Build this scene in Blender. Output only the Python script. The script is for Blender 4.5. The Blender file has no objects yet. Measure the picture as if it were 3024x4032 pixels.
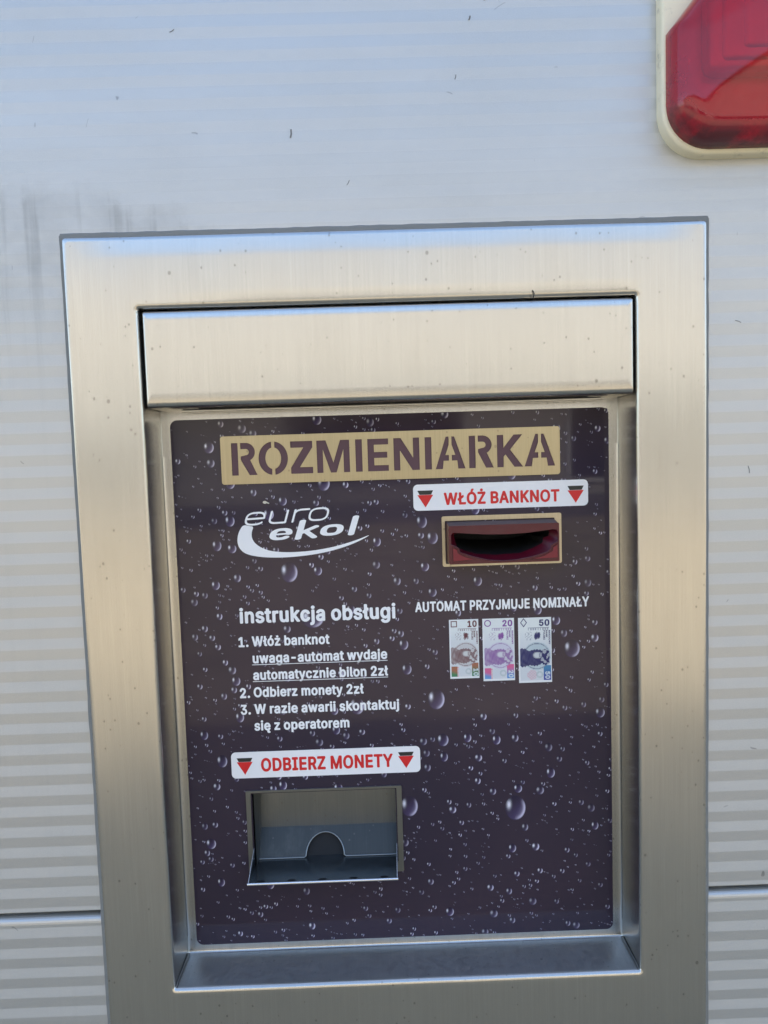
import bpy, bmesh, math, random
from math import sin, cos, pi, radians
from mathutils import Matrix, Vector
from mathutils.geometry import delaunay_2d_cdt

random.seed(7)
SC = bpy.context.scene
COL = SC.collection

# ------------------------------------------------------------------ camera
ZT = 1.70                                   # height of the machine's top edge above the ground
def set_camera():
    yaw, pitch, roll = 0.0115, -0.0711, -0.0315
    fwd = Vector((sin(yaw) * cos(pitch), cos(yaw) * cos(pitch), sin(pitch)))
    right = Vector((cos(yaw), -sin(yaw), 0))
    up = right.cross(fwd)
    r2 = cos(roll) * right + sin(roll) * up
    u2 = -sin(roll) * right + cos(roll) * up
    m = Matrix((r2, u2, -fwd)).transposed().to_4x4()
    m.translation = Vector((-0.0148, -0.573, ZT - 0.1789))
    cam = bpy.data.cameras.new('camera')
    cam.sensor_fit = 'VERTICAL'
    cam.sensor_height = 36.0
    cam.lens = 2830.2 / 4032 * 36.0
    cam.clip_start = 0.02
    cam.clip_end = 3000
    o = bpy.data.objects.new('camera', cam)
    o.matrix_world = m
    COL.objects.link(o)
    SC.camera = o
set_camera()

# ------------------------------------------------------------------ sky, sun, exposure
SUN_EL, SUN_AZ = radians(46), radians(18)    # the sun stands behind the wall: the wall is in open shade
w = bpy.data.worlds.new('World')
SC.world = w
w.use_nodes = True
nt = w.node_tree
sky = nt.nodes.new('ShaderNodeTexSky')
sky.sky_type = 'NISHITA'
sky.sun_disc = False
sky.sun_elevation = SUN_EL
sky.sun_rotation = SUN_AZ
sky.air_density = 1.0
sky.dust_density = 2.0
sky.ozone_density = 0.6
bg = nt.nodes['Background']
bg.inputs['Strength'].default_value = 0.142
nt.links.new(sky.outputs['Color'], bg.inputs['Color'])
sd = bpy.data.lights.new('sun', 'SUN')
sd.energy = 2.0
sd.angle = radians(0.5)
sd.color = (1.0, 0.94, 0.86)
so = bpy.data.objects.new('sun', sd)
dirv = Vector((sin(SUN_AZ) * cos(SUN_EL), cos(SUN_AZ) * cos(SUN_EL), sin(SUN_EL)))
so.rotation_euler = dirv.to_track_quat('Z', 'Y').to_euler()
so.location = (2, 6, 9)
COL.objects.link(so)
SC.view_settings.view_transform = 'Standard'
SC.view_settings.look = 'None'
SC.view_settings.exposure = 2.0
SC.view_settings.gamma = 1
SC.view_settings.use_curve_mapping = False

# ------------------------------------------------------------------ helpers
def tag(o, label=None, cat=None, kind=None, group=None):
    if label: o['label'] = label
    if cat: o['category'] = cat
    if kind: o['kind'] = kind
    if group: o['group'] = group
    return o

def empty(name, loc):
    o = bpy.data.objects.new(name, None)
    o.location = loc
    o.empty_display_size = 0.05
    COL.objects.link(o)
    return o

def box_uv(me):
    uv = me.uv_layers.new(name='UVMap')
    for p in me.polygons:
        n = p.normal
        a = max(range(3), key=lambda k: abs(n[k]))
        for li in p.loop_indices:
            v = me.vertices[me.loops[li].vertex_index].co
            uv.data[li].uv = (v.x, v.z) if a == 1 else ((v.y, v.z) if a == 0 else (v.x, v.y))

def link(name, me, mats, parent=None, smooth=None, off=(0, 0, 0)):
    if not isinstance(mats, (list, tuple)): mats = [mats]
    me.name = name
    for m in mats: me.materials.append(m)
    if smooth:
        me.shade_smooth()
        me.set_sharp_from_angle(angle=radians(smooth))
    if not me.uv_layers: box_uv(me)
    o = bpy.data.objects.new(name, me)
    COL.objects.link(o)
    if parent: o.parent = parent
    o.location = off
    return o

def bm_mesh(bm, recalc=True):
    if recalc: bmesh.ops.recalc_face_normals(bm, faces=bm.faces)
    me = bpy.data.meshes.new('m')
    bm.to_mesh(me); bm.free()
    return me

def add_box(bm, x0, x1, y0, y1, z0, z1, bev=0, seg=3):
    r = bmesh.ops.create_cube(bm, size=1)
    vs = r['verts']
    for v in vs:
        v.co = Vector(((x0 + x1) / 2 + v.co.x * (x1 - x0), (y0 + y1) / 2 + v.co.y * (y1 - y0), (z0 + z1) / 2 + v.co.z * (z1 - z0)))
    if bev:
        es = list({e for v in vs for e in v.link_edges})
        bmesh.ops.bevel(bm, geom=es, offset=bev, segments=seg, profile=0.5, affect='EDGES')

def add_tube(bm, pts, r, n=8, cap=True):
    rings = []
    for i, p in enumerate(pts):
        p = Vector(p)
        a = Vector(pts[max(i - 1, 0)]); b = Vector(pts[min(i + 1, len(pts) - 1)])
        t = (b - a).normalized()
        ref = Vector((0, 1, 0)) if abs(t.y) < .9 else Vector((1, 0, 0))
        u = t.cross(ref).normalized(); v = t.cross(u).normalized()
        rings.append([bm.verts.new(p + r * (cos(2 * pi * k / n) * u + sin(2 * pi * k / n) * v)) for k in range(n)])
    for A, B in zip(rings, rings[1:]):
        for k in range(n):
            bm.faces.new((A[k], A[(k + 1) % n], B[(k + 1) % n], B[k]))
    if cap:
        bm.faces.new(rings[0]); bm.faces.new(rings[-1])

def rrect(x0, x1, z0, z1, r, nc=5, ns=0, nsz=None):
    """rounded rectangle, counter-clockwise seen from the front, same point count for same nc, ns"""
    nsz = ns if nsz is None else nsz
    cs = [(x1 - r, z0 + r, -90), (x1 - r, z1 - r, 0), (x0 + r, z1 - r, 90), (x0 + r, z0 + r, 180)]
    out = []
    for i, (cx, cz, a0) in enumerate(cs):
        arc = [(cx + r * cos(radians(a0 + 90 * k / nc)), cz + r * sin(radians(a0 + 90 * k / nc))) for k in range(nc + 1)]
        out += arc
        nx = cs[(i + 1) % 4]
        e = (nx[0] + r * cos(radians(nx[2])), nx[1] + r * sin(radians(nx[2])))
        s = arc[-1]
        m = nsz if i % 2 == 0 else ns
        for k in range(1, m + 1):
            t = k / (m + 1)
            out.append((s[0] + t * (e[0] - s[0]), s[1] + t * (e[1] - s[1])))
    return out

def loft(bm, rings, close_first=False, close_last=False):
    R = [[bm.verts.new(p) for p in ring] for ring in rings]
    for A, B in zip(R, R[1:]):
        n = len(A)
        for k in range(n):
            bm.faces.new((A[k], A[(k + 1) % n], B[(k + 1) % n], B[k]))
    if close_first: bm.faces.new(R[0])
    if close_last: bm.faces.new(R[-1])
    return R

def resample(poly, n):
    P = [Vector(p) for p in poly]
    L = [0]
    for i in range(len(P)):
        L.append(L[-1] + (P[(i + 1) % len(P)] - P[i]).length)
    out = []
    for k in range(n):
        d = L[-1] * k / n
        i = max(j for j in range(len(P)) if L[j] <= d)
        t = (d - L[i]) / max(L[i + 1] - L[i], 1e-9)
        q = P[i].lerp(P[(i + 1) % len(P)], t)
        out.append((q.x, q.y))
    return out

def smooth_poly(P, it=2):
    for _ in range(it):
        Q = []
        for i in range(len(P)):
            a, b = Vector(P[i]), Vector(P[(i + 1) % len(P)])
            Q += [tuple(a.lerp(b, .25)), tuple(a.lerp(b, .75))]
        P = Q
    return P

def fill_mesh(loops, y):
    """triangulate outlines with holes (even-odd), at a larger scale for precision"""
    P, E = [], []
    for lp in loops:
        b = len(P)
        P += [Vector((x * KS, z * KS)) for x, z in lp]
        E += [(b + i, b + (i + 1) % len(lp)) for i in range(len(lp))]
    V, _, F, *_r = delaunay_2d_cdt(P, E, [], 0, 1e-5)
    def inside(px, pz):
        c = False
        for i, j in E:
            a, b = P[i], P[j]
            if (a.y > pz) != (b.y > pz) and px < (b.x - a.x) * (pz - a.y) / (b.y - a.y) + a.x: c = not c
        return c
    keep = []
    for f in F:
        q = sum((V[i] for i in f), Vector((0, 0))) / len(f)
        if inside(q.x, q.y):
            a, b, c = V[f[0]], V[f[1]], V[f[2]]
            keep.append(tuple(f) if (b - a).cross(c - a) > 0 else tuple(reversed(f)))
    me = bpy.data.meshes.new('f')
    me.from_pydata([(v.x / KS, y, v.y / KS) for v in V], [], keep)
    return me

def flat(loops, y, thick=0.0, bevel=0.0):
    """mesh of flat filled outlines (even-odd holes) standing in the plane y, front towards -y"""
    if not thick: return fill_mesh(loops, y)
    cu = bpy.data.curves.new('c', 'CURVE')
    cu.dimensions = '2D'
    cu.fill_mode = 'BOTH' if thick else 'FRONT'
    cu.extrude = max(thick / 2 - bevel, 0) * KS
    cu.bevel_depth = bevel * KS
    cu.bevel_resolution = 2
    cu.offset = -bevel * KS
    for lp in loops:
        s = cu.splines.new('POLY')
        s.points.add(len(lp) - 1)
        for p, (x, z) in zip(s.points, lp): p.co = (x * KS, z * KS, 0, 1)
        s.use_cyclic_u = True
    return curve_mesh(cu, y + thick / 2 if thick else y)

KS = 200.0          # outlines are filled at a larger scale, then shrunk to size
def curve_mesh(cu, y):
    o = bpy.data.objects.new('tmp', cu)
    COL.objects.link(o)
    dg = bpy.context.evaluated_depsgraph_get()
    me = bpy.data.meshes.new_from_object(o.evaluated_get(dg))
    bpy.data.objects.remove(o)
    me.materials.clear()
    me.transform(Matrix(((1 / KS, 0, 0, 0), (0, 0, -1 / KS, y), (0, 1 / KS, 0, 0), (0, 0, 0, 1))))
    return me

# condensed bold sans-serif letter outlines: advance, then closed loops (capitals are 163 units high)
GLYPHS = {
    ' ': (43, ''),
    '-': (113, '26,48 76,47 80,48 84,50 86,56 86,70 85,74 82,78 76,80 28,80 24,79 20,76 18,72 18,56 20,50'),
    '.': (52, '18,-8 24,-9 31,-6 37,0 40,8 40,18 35,28 30,31 22,34 16,32 9,28 5,20 3,12 5,4 9,-4 14,-7'),
    '0': (113, '46,-10 56,-10 68,-7 74,-4 82,4 86,8 92,20 98,40 101,58 101,90 100,100 97,116 93,128 87,140 80,149 70,156 56,160 48,160 40,158 29,152 20,143 12,130 7,114 5,104 3,88 3,62 4,58 4,52 6,40 11,22 19,8 28,-2 34,-6;48,23 42,28 40,32 37,38 35,48 33,66 33,86 35,102 38,114 41,120 48,127 56,127 60,124 65,118 69,104 71,88 71,62 69,46 65,32 60,26 56,23'),
    '1': (113, '18,-8 88,-8 95,-6 98,0 98,14 95,22 88,24 72,24 71,26 71,148 68,155 62,158 46,158 40,156 14,132 12,126 12,108 14,102 16,100 20,99 24,99 26,101 36,110 40,113 41,112 41,110 41,26 38,24 20,24 14,22 12,20 10,14 10,2 12,-5'),
    '2': (113, '15,-8 88,-8 95,-6 98,0 98,16 96,20 94,23 88,25 54,25 52,26 74,56 85,74 90,84 94,94 96,108 96,112 94,124 92,131 85,144 78,151 74,154 62,159 56,160 48,160 36,157 26,151 20,146 15,138 12,132 9,124 7,112 7,108 10,102 16,99 28,99 34,102 37,108 39,120 42,123 46,127 52,127 56,127 58,126 64,120 66,110 65,100 60,90 52,77 14,26 8,18 7,14 7,0 10,-5'),
    '3': (113, '43,-10 54,-10 62,-9 68,-6 79,0 86,6 90,12 94,20 97,28 98,34 98,52 93,68 88,77 80,85 74,89 66,91 66,92 91,130 94,136 94,148 93,152 90,156 86,158 18,158 11,156 8,150 8,134 10,130 12,127 18,125 51,124 51,124 29,92 28,88 28,74 30,68 34,66 38,65 52,65 58,63 64,57 67,52 68,40 67,34 65,30 62,26 56,23 44,23 38,26 34,32 31,44 28,46 24,47 12,47 6,45 3,42 2,36 4,26 6,19 12,8 20,0 24,-3 30,-6'),
    '5': (113, '45,-10 54,-10 60,-9 74,-3 80,2 87,10 92,20 97,36 98,42 98,54 96,66 93,76 89,84 82,94 72,101 60,106 48,106 42,104 40,106 41,118 42,124 44,125 82,125 90,128 92,134 92,148 90,155 82,158 24,158 17,156 14,148 12,122 11,120 10,100 9,96 9,88 8,84 8,74 9,70 12,68 16,66 28,65 34,67 42,73 48,74 52,74 58,72 62,68 65,64 67,56 67,40 66,34 62,28 56,23 46,23 42,26 38,32 34,42 30,45 26,46 16,46 10,44 7,40 6,36 6,32 8,24 16,7 24,-1 30,-5 40,-9'),
    'A': (119, '4,-8 18,-8 26,-5 29,4 36,32 40,34 73,34 82,2 86,-5 92,-8 104,-8 110,-6 113,-2 114,2 113,6 73,146 70,154 66,157 62,158 48,158 42,156 39,152 -4,2 -4,0 -2,-5;48,67 46,68 46,70 53,96 54,98 55,98 64,68 63,68 62,67'),
    'B': (114, '14,-8 62,-8 70,-7 80,-3 90,3 96,10 101,20 104,34 104,46 103,52 100,62 96,70 88,80 95,88 99,100 100,110 99,120 95,134 88,144 80,151 72,155 60,158 16,158 10,156 7,152 6,148 6,2 8,-5;38,25 37,28 38,59 40,60 62,60 68,56 73,50 74,42 73,32 70,28 66,26 62,25;38,92 37,94 38,124 40,125 60,125 64,123 67,120 69,116 69,104 66,98 62,94 58,92'),
    'D': (124, '14,-8 56,-8 68,-6 76,-3 85,2 95,12 101,20 108,34 112,50 114,64 114,88 111,106 107,118 97,136 87,146 80,151 74,154 64,157 58,158 16,158 10,156 7,152 6,148 6,2 8,-5;38,25 37,28 37,124 40,125 58,125 64,123 72,118 76,112 80,104 83,92 84,82 84,68 82,54 80,46 77,40 74,36 68,29 62,26 56,25'),
    'E': (105, '14,-8 84,-8 90,-6 93,-2 94,2 94,16 92,20 90,23 84,25 38,25 37,28 37,56 38,58 80,59 88,62 90,70 90,84 88,88 84,91 80,92 40,92 38,93 37,124 40,125 84,125 90,127 92,130 94,134 94,148 92,154 88,157 84,158 16,158 10,156 7,152 6,148 6,2 8,-5'),
    'I': (78, '7,-8 60,-8 66,-6 69,-2 70,2 70,14 68,22 66,23 60,25 52,25 50,28 50,124 52,125 60,125 64,126 68,128 69,130 70,134 70,148 68,154 64,157 60,158 8,158 2,156 0,152 -1,148 -1,136 1,128 4,127 8,125 18,125 19,122 19,26 18,25 8,25 2,23 1,20 -1,16 -1,2 0,-2 2,-6'),
    'J': (100, '37,-10 46,-10 52,-9 60,-6 70,0 78,10 84,28 85,34 85,148 82,155 76,158 64,158 60,157 57,154 55,148 55,46 54,42 54,34 51,26 48,24 46,23 40,23 35,26 32,30 31,34 30,50 28,56 24,58 20,59 10,59 6,58 2,56 0,50 0,32 2,22 7,10 13,2 20,-3 30,-8'),
    'K': (116, '14,-8 28,-8 34,-6 36,-3 37,2 37,46 40,51 44,57 47,54 80,-6 86,-8 100,-8 106,-7 109,-4 110,0 109,6 69,76 66,84 70,91 109,144 110,150 110,152 108,156 102,158 86,158 78,156 40,103 38,101 37,148 35,154 32,157 26,158 16,158 10,156 8,154 6,148 6,2 8,-5'),
    'L': (99, '14,-8 82,-8 88,-6 91,2 91,16 89,22 86,24 80,25 40,25 37,26 37,148 34,155 28,158 16,158 12,157 8,154 6,148 6,2 8,-5'),
    'M': (153, '14,-8 26,-8 30,-7 34,-4 36,0 36,65 38,64 42,52 58,-2 62,-6 68,-8 76,-8 82,-7 85,-4 90,10 104,58 106,64 108,65 108,2 109,-2 112,-6 118,-8 130,-8 134,-6 137,-4 139,2 139,148 138,152 136,156 130,158 112,158 106,157 103,154 76,64 72,56 72,56 70,60 45,144 41,154 38,157 32,158 16,158 10,156 8,154 6,148 6,2 8,-5'),
    'N': (129, '14,-8 26,-8 32,-7 35,-4 37,0 38,85 40,82 83,-4 86,-7 92,-8 106,-8 110,-6 113,-4 115,2 115,148 114,152 112,156 106,158 94,158 87,156 84,150 84,64 81,66 38,155 30,158 16,158 12,157 8,154 6,148 6,2 8,-5'),
    'O': (131, '55,-10 66,-10 82,-6 91,0 100,8 107,16 115,34 119,48 121,60 121,88 120,96 115,116 108,132 100,142 90,151 82,156 66,160 56,160 42,156 29,148 22,142 13,128 7,114 3,98 1,82 1,68 4,46 7,36 13,22 21,10 29,2 42,-6;54,24 47,28 43,32 35,46 32,62 32,86 34,98 36,106 43,118 47,122 54,126 68,126 72,124 79,118 84,112 88,102 91,84 91,66 90,58 87,44 84,38 78,30 68,24'),
    'P': (111, '14,-8 28,-8 34,-6 36,-2 37,2 38,46 40,47 62,47 74,51 80,54 86,59 92,66 97,76 100,84 102,96 102,110 100,120 97,130 90,141 82,149 74,154 60,158 16,158 10,156 7,152 6,148 6,2 8,-5;38,79 37,82 38,124 40,125 58,125 62,124 66,122 69,118 71,110 71,96 69,88 66,83 62,80 52,79'),
    'R': (112, '14,-8 28,-8 34,-6 36,-2 37,2 37,48 38,49 40,50 50,50 53,48 71,4 76,-6 82,-8 96,-8 102,-6 105,-2 106,0 105,4 82,58 94,70 97,76 101,88 102,96 102,112 101,118 98,128 90,142 84,148 72,155 60,158 16,158 10,156 7,152 6,148 6,2 8,-5;38,83 37,86 38,124 40,125 58,125 64,124 69,118 71,112 71,96 69,90 64,85 58,83'),
    'S': (112, '48,-10 54,-11 66,-9 74,-6 84,0 91,8 95,14 100,26 102,36 102,46 101,52 98,62 92,72 80,82 68,88 50,94 44,97 40,99 35,104 34,112 36,118 40,124 46,127 56,127 64,124 66,121 68,117 71,108 76,104 80,103 90,103 96,105 99,108 100,114 99,122 94,136 87,146 80,152 70,156 56,160 46,160 42,159 32,156 22,150 14,142 10,136 5,122 4,116 4,104 5,98 10,86 16,77 24,71 32,66 62,55 66,52 71,48 71,36 70,32 64,26 58,23 44,23 38,26 33,32 30,44 26,47 22,48 10,48 4,46 2,42 1,38 1,34 3,26 6,18 12,8 20,0 26,-4 38,-9'),
    'T': (112, '44,-8 56,-8 62,-7 65,-4 67,0 67,124 70,125 94,125 102,128 104,134 104,148 102,155 96,158 8,158 2,156 -1,150 -1,134 1,130 2,127 8,125 34,125 36,124 36,2 38,-5'),
    'U': (128, '50,-10 68,-10 78,-7 88,-2 98,6 103,14 108,24 112,36 113,44 113,148 111,154 108,157 104,158 92,158 86,156 83,152 82,148 82,44 80,36 76,30 70,25 62,23 56,23 52,24 46,27 40,34 38,38 37,44 37,148 36,152 34,156 26,158 14,158 10,156 7,152 6,148 6,44 8,32 10,26 17,12 24,4 32,-3 40,-7'),
    'W': (167, '36,-8 52,-8 58,-6 60,-2 62,4 75,68 78,81 80,80 81,76 96,2 98,-4 102,-6 108,-8 120,-8 128,-5 132,8 161,144 162,150 159,156 152,158 140,158 134,156 132,152 130,148 114,66 112,66 111,72 96,148 94,154 92,156 86,158 72,158 68,157 64,154 62,150 60,140 46,68 44,67 43,70 28,146 25,154 22,156 16,158 6,158 -2,155 -4,150 -4,148 26,6 30,-4 32,-6'),
    'Y': (117, '47,-8 60,-8 66,-6 69,-2 70,2 70,60 111,146 112,148 111,152 109,156 106,157 102,158 88,158 82,155 56,102 54,99 52,102 32,146 26,155 20,158 6,158 0,156 -3,152 -4,150 -3,146 39,60 39,2 42,-5'),
    'Z': (110, '10,-8 90,-8 96,-6 98,-4 100,2 100,16 98,20 96,23 90,25 44,25 42,26 41,26 98,132 99,136 99,148 97,154 94,156 88,158 12,158 6,156 3,154 1,148 1,134 3,130 4,127 10,125 58,125 59,124 60,124 3,18 2,14 2,0 4,-5'),
    'a': (98, '29,-10 36,-10 44,-10 58,-5 66,-8 76,-8 82,-6 85,2 85,84 84,90 79,102 73,110 68,115 62,118 50,121 38,121 28,118 20,114 10,104 7,100 2,88 3,82 6,79 22,73 26,74 28,76 33,84 38,89 44,90 50,89 55,84 55,78 54,76 30,71 22,68 12,62 7,58 4,54 0,44 -1,38 -1,26 2,14 6,6 11,0 18,-6;38,21 32,23 29,28 29,34 30,37 36,41 54,44 55,34 52,27 46,22 40,21'),
    'b': (106, '45,-10 58,-10 68,-7 78,-1 86,8 92,20 96,34 98,50 97,72 92,90 86,102 82,108 78,112 70,117 58,121 46,121 36,117 34,117 34,148 32,154 30,156 24,158 14,158 7,156 4,148 4,2 6,-5 12,-8 24,-8 30,-6 32,-4;46,22 40,27 36,36 34,46 34,64 36,76 40,84 46,89 54,89 59,86 62,82 66,74 67,66 67,44 65,34 61,28 56,22'),
    'c': (100, '40,-10 56,-10 66,-6 75,0 83,8 89,20 91,28 90,34 88,37 72,42 64,39 60,28 55,24 52,22 42,22 38,25 33,34 30,50 30,62 33,78 39,86 44,89 52,89 54,88 60,81 64,72 68,70 70,70 88,75 91,82 88,92 83,102 79,108 76,111 68,116 54,121 42,121 34,119 22,112 16,106 10,98 5,88 1,74 0,66 0,46 1,38 5,24 10,12 15,6 22,-2 34,-8'),
    'd': (106, '37,-10 50,-10 66,-4 68,-6 74,-8 84,-8 91,-6 94,0 94,148 92,155 86,158 72,158 68,156 65,154 63,148 62,117 62,117 50,121 40,121 32,119 26,116 22,113 13,104 6,92 3,82 0,66 0,46 1,38 5,22 11,10 15,4 22,-2 26,-5;42,22 38,26 32,36 30,50 30,62 32,74 34,80 36,84 42,89 50,89 54,88 58,84 60,80 62,74 64,60 63,42 61,34 55,24 50,22'),
    'e': (102, '40,-10 56,-10 64,-8 74,-3 80,2 86,10 89,16 92,26 91,30 88,33 78,37 70,39 64,36 62,29 56,23 54,22 44,22 37,26 32,34 31,40 32,41 32,42 84,42 90,44 93,50 93,70 92,76 88,90 82,102 74,111 68,116 54,121 42,121 34,119 23,114 16,106 10,98 5,88 1,74 0,66 0,44 2,34 6,20 11,10 15,6 22,-2 32,-7;32,73 32,74 32,78 35,82 40,88 44,89 52,89 54,88 59,82 62,74 61,74 60,73'),
    'g': (107, '38,-52 56,-52 66,-49 74,-45 81,-40 87,-32 92,-18 94,-4 94,110 92,117 86,120 74,120 68,118 64,115 50,121 40,121 28,117 22,113 14,106 6,92 2,80 0,66 0,46 2,34 5,24 9,16 14,9 20,2 24,-1 38,-6 46,-7 52,-6 62,-2 64,-2 63,-10 62,-14 56,-19 50,-21 46,-21 38,-19 34,-14 29,-6 24,-5 16,-7 6,-16 4,-22 7,-28 12,-36 18,-43 24,-47;46,25 42,26 38,29 33,36 30,50 30,64 32,76 34,80 37,84 42,89 50,89 54,88 58,84 61,78 64,64 64,50 62,38 58,31 52,26'),
    'i': (47, '12,-8 24,-8 28,-7 32,-4 34,2 34,110 32,117 24,120 14,120 10,119 6,116 4,110 4,2 6,-5;15,124 22,123 30,126 33,130 37,140 37,146 33,156 30,159 22,162 16,162 10,159 5,154 2,146 2,138 5,130 10,126'),
    'j': (47, '-2,-50 6,-50 16,-47 22,-43 26,-39 30,-32 34,-16 34,110 32,117 24,120 14,120 10,119 6,116 4,110 4,-14 2,-18 -4,-19 -8,-21 -10,-28 -10,-40 -9,-44 -6,-48;15,124 22,123 30,126 34,132 37,140 37,144 35,152 32,157 28,160 22,162 16,162 9,158 4,152 1,142 3,134 6,130 10,125'),
    'k': (96, '12,-8 24,-8 30,-6 32,-4 34,2 34,38 36,38 36,36 62,-6 68,-8 84,-8 90,-6 93,0 91,6 56,62 58,66 89,106 90,112 90,114 88,118 82,120 66,120 60,118 38,88 36,85 34,85 34,148 32,155 24,158 14,158 10,157 6,154 4,148 4,2 6,-5'),
    'l': (52, '29,-8 32,-9 40,-8 46,-6 49,0 49,6 48,12 44,21 42,23 38,24 36,23 34,24 34,148 32,154 28,157 24,158 14,158 7,156 4,148 4,20 7,8 12,0 21,-6'),
    'm': (149, '12,-8 24,-8 28,-7 32,-4 34,0 34,74 35,80 37,84 41,88 44,89 48,89 50,88 54,84 55,80 55,2 58,-5 64,-8 76,-8 82,-6 84,-2 85,2 85,76 86,82 88,86 91,88 94,89 101,88 104,85 106,80 106,2 107,-2 110,-6 116,-8 126,-8 134,-5 136,2 136,84 134,94 130,104 126,110 120,115 112,120 102,122 98,122 86,119 80,115 74,110 66,117 60,120 52,122 44,121 34,116 24,120 14,120 6,117 4,110 4,2 6,-5'),
    'n': (103, '12,-8 26,-8 30,-6 33,-2 34,2 34,72 35,78 37,82 42,87 46,89 52,89 54,88 58,84 60,76 60,2 62,-3 64,-6 68,-8 80,-8 86,-6 89,-2 90,2 90,80 86,96 81,106 78,111 72,115 66,119 58,121 48,121 38,118 34,115 30,118 24,120 14,120 8,118 5,114 4,110 4,2 6,-5'),
    'o': (104, '40,-10 56,-10 66,-6 76,1 85,12 89,20 92,28 95,42 95,48 96,52 95,70 93,80 89,92 85,100 78,108 72,114 64,118 54,121 42,121 34,119 22,112 16,106 10,98 5,88 1,74 0,66 0,46 1,38 5,24 10,12 15,6 22,-2 34,-8;42,22 39,24 36,29 32,36 30,50 30,62 33,78 38,86 44,89 52,89 55,88 58,84 62,78 64,72 65,66 65,44 63,34 56,25 52,22'),
    'p': (106, '12,-50 24,-50 30,-48 32,-46 34,-40 34,-6 36,-5 46,-10 58,-10 72,-5 78,0 86,8 92,20 95,30 98,50 98,60 96,76 92,90 86,102 78,112 70,117 60,121 46,121 40,119 34,115 30,118 24,120 14,120 7,118 4,112 4,-40 6,-47;46,22 40,27 36,36 34,46 34,64 36,76 40,84 46,89 54,89 59,86 62,82 66,74 67,66 67,44 65,34 61,28 56,22'),
    'r': (68, '12,-8 26,-8 30,-6 33,-2 34,2 34,72 35,78 38,84 44,88 56,87 60,89 62,90 64,96 64,112 62,118 58,120 54,121 44,121 32,117 24,120 14,120 8,118 5,114 4,110 4,2 6,-5'),
    's': (93, '33,-10 50,-10 60,-7 68,-2 75,4 78,8 81,14 84,26 84,38 83,42 78,54 74,58 64,66 40,73 36,76 33,78 33,84 34,86 36,89 40,90 48,90 52,86 56,77 62,74 78,78 80,80 82,82 82,86 79,98 73,108 66,115 58,119 50,121 36,121 26,118 17,112 12,108 9,104 6,98 3,86 3,74 4,70 8,60 12,54 20,48 28,44 50,37 54,32 54,28 50,23 42,21 34,23 31,26 28,36 22,39 18,39 6,35 3,34 2,32 0,28 1,22 4,14 10,4 14,-1 18,-4 26,-8'),
    't': (61, '32,-8 44,-9 52,-7 55,-4 57,0 55,14 52,20 48,23 38,23 37,26 37,86 38,88 46,88 53,92 55,98 55,110 53,116 52,118 46,120 38,121 37,138 34,144 28,147 16,147 10,145 8,142 7,138 6,121 -2,118 -4,118 -6,115 -7,110 -7,98 -4,90 2,88 6,88 7,86 7,22 10,10 14,2 20,-3 26,-7'),
    'u': (103, '34,-8 48,-9 62,-3 64,-6 70,-8 80,-8 86,-6 89,-2 90,2 90,110 88,116 84,119 80,120 70,120 64,118 61,114 60,110 60,38 59,32 56,27 52,24 48,23 42,23 39,26 35,32 34,38 34,110 32,115 30,118 26,120 14,120 8,118 5,114 4,110 4,34 6,22 8,16 14,4 22,-4'),
    'w': (139, '32,-8 44,-8 50,-6 52,-4 56,8 63,44 64,48 66,48 76,2 78,-4 82,-7 88,-8 98,-8 104,-5 110,12 132,106 133,110 130,118 124,120 112,120 108,119 104,116 101,106 94,72 92,66 90,68 82,108 79,116 76,119 70,120 60,120 54,118 49,110 40,64 38,66 29,110 26,117 22,119 18,120 6,120 0,117 -2,112 -2,108 23,2 26,-4'),
    'y': (98, '17,-50 24,-51 28,-50 40,-44 47,-36 52,-26 55,-18 93,110 91,116 88,119 84,120 72,120 66,118 64,116 60,106 47,56 46,53 44,53 42,58 29,108 26,116 24,118 18,120 6,120 0,118 -3,114 -4,110 -2,104 29,2 29,-4 24,-16 22,-18 14,-18 10,-19 7,-22 5,-30 3,-40 5,-46 10,-49'),
    'z': (96, '10,-8 76,-8 80,-7 84,-4 86,2 86,14 85,20 83,22 76,25 46,25 44,26 43,26 83,94 84,98 84,110 82,116 80,118 74,120 14,120 8,119 5,116 3,110 3,98 4,92 6,90 12,87 42,87 44,86 3,18 2,14 2,0 4,-5'),
    'Ó': (131, '55,-10 66,-10 82,-6 91,0 100,8 107,16 115,34 119,48 121,60 121,88 120,96 117,110 112,124 104,138 96,146 86,154 74,158 73,160 89,192 89,196 88,199 80,202 68,202 62,200 60,198 57,192 48,168 50,160 50,158 36,153 29,148 22,142 18,137 13,128 7,114 2,92 2,84 1,80 2,58 6,38 12,24 20,10 29,2 42,-6;54,24 47,28 43,32 35,46 32,62 32,86 34,98 36,106 43,118 47,122 54,126 68,126 72,124 79,118 84,112 88,102 91,84 91,66 90,58 87,44 84,38 78,30 68,24'),
    'ó': (104, '40,-10 56,-10 66,-6 76,1 85,12 89,20 92,28 95,42 95,48 96,52 95,70 93,80 89,92 85,100 77,110 68,116 60,119 59,120 75,154 75,158 74,161 66,164 54,164 48,162 46,160 34,128 36,120 36,119 22,112 14,105 7,92 1,72 0,64 0,46 3,30 8,18 14,6 22,-1 34,-8;42,22 39,24 36,29 32,36 30,50 30,62 33,78 38,86 44,89 52,89 55,88 58,84 62,78 64,72 65,66 65,44 63,34 56,25 52,22'),
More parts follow.
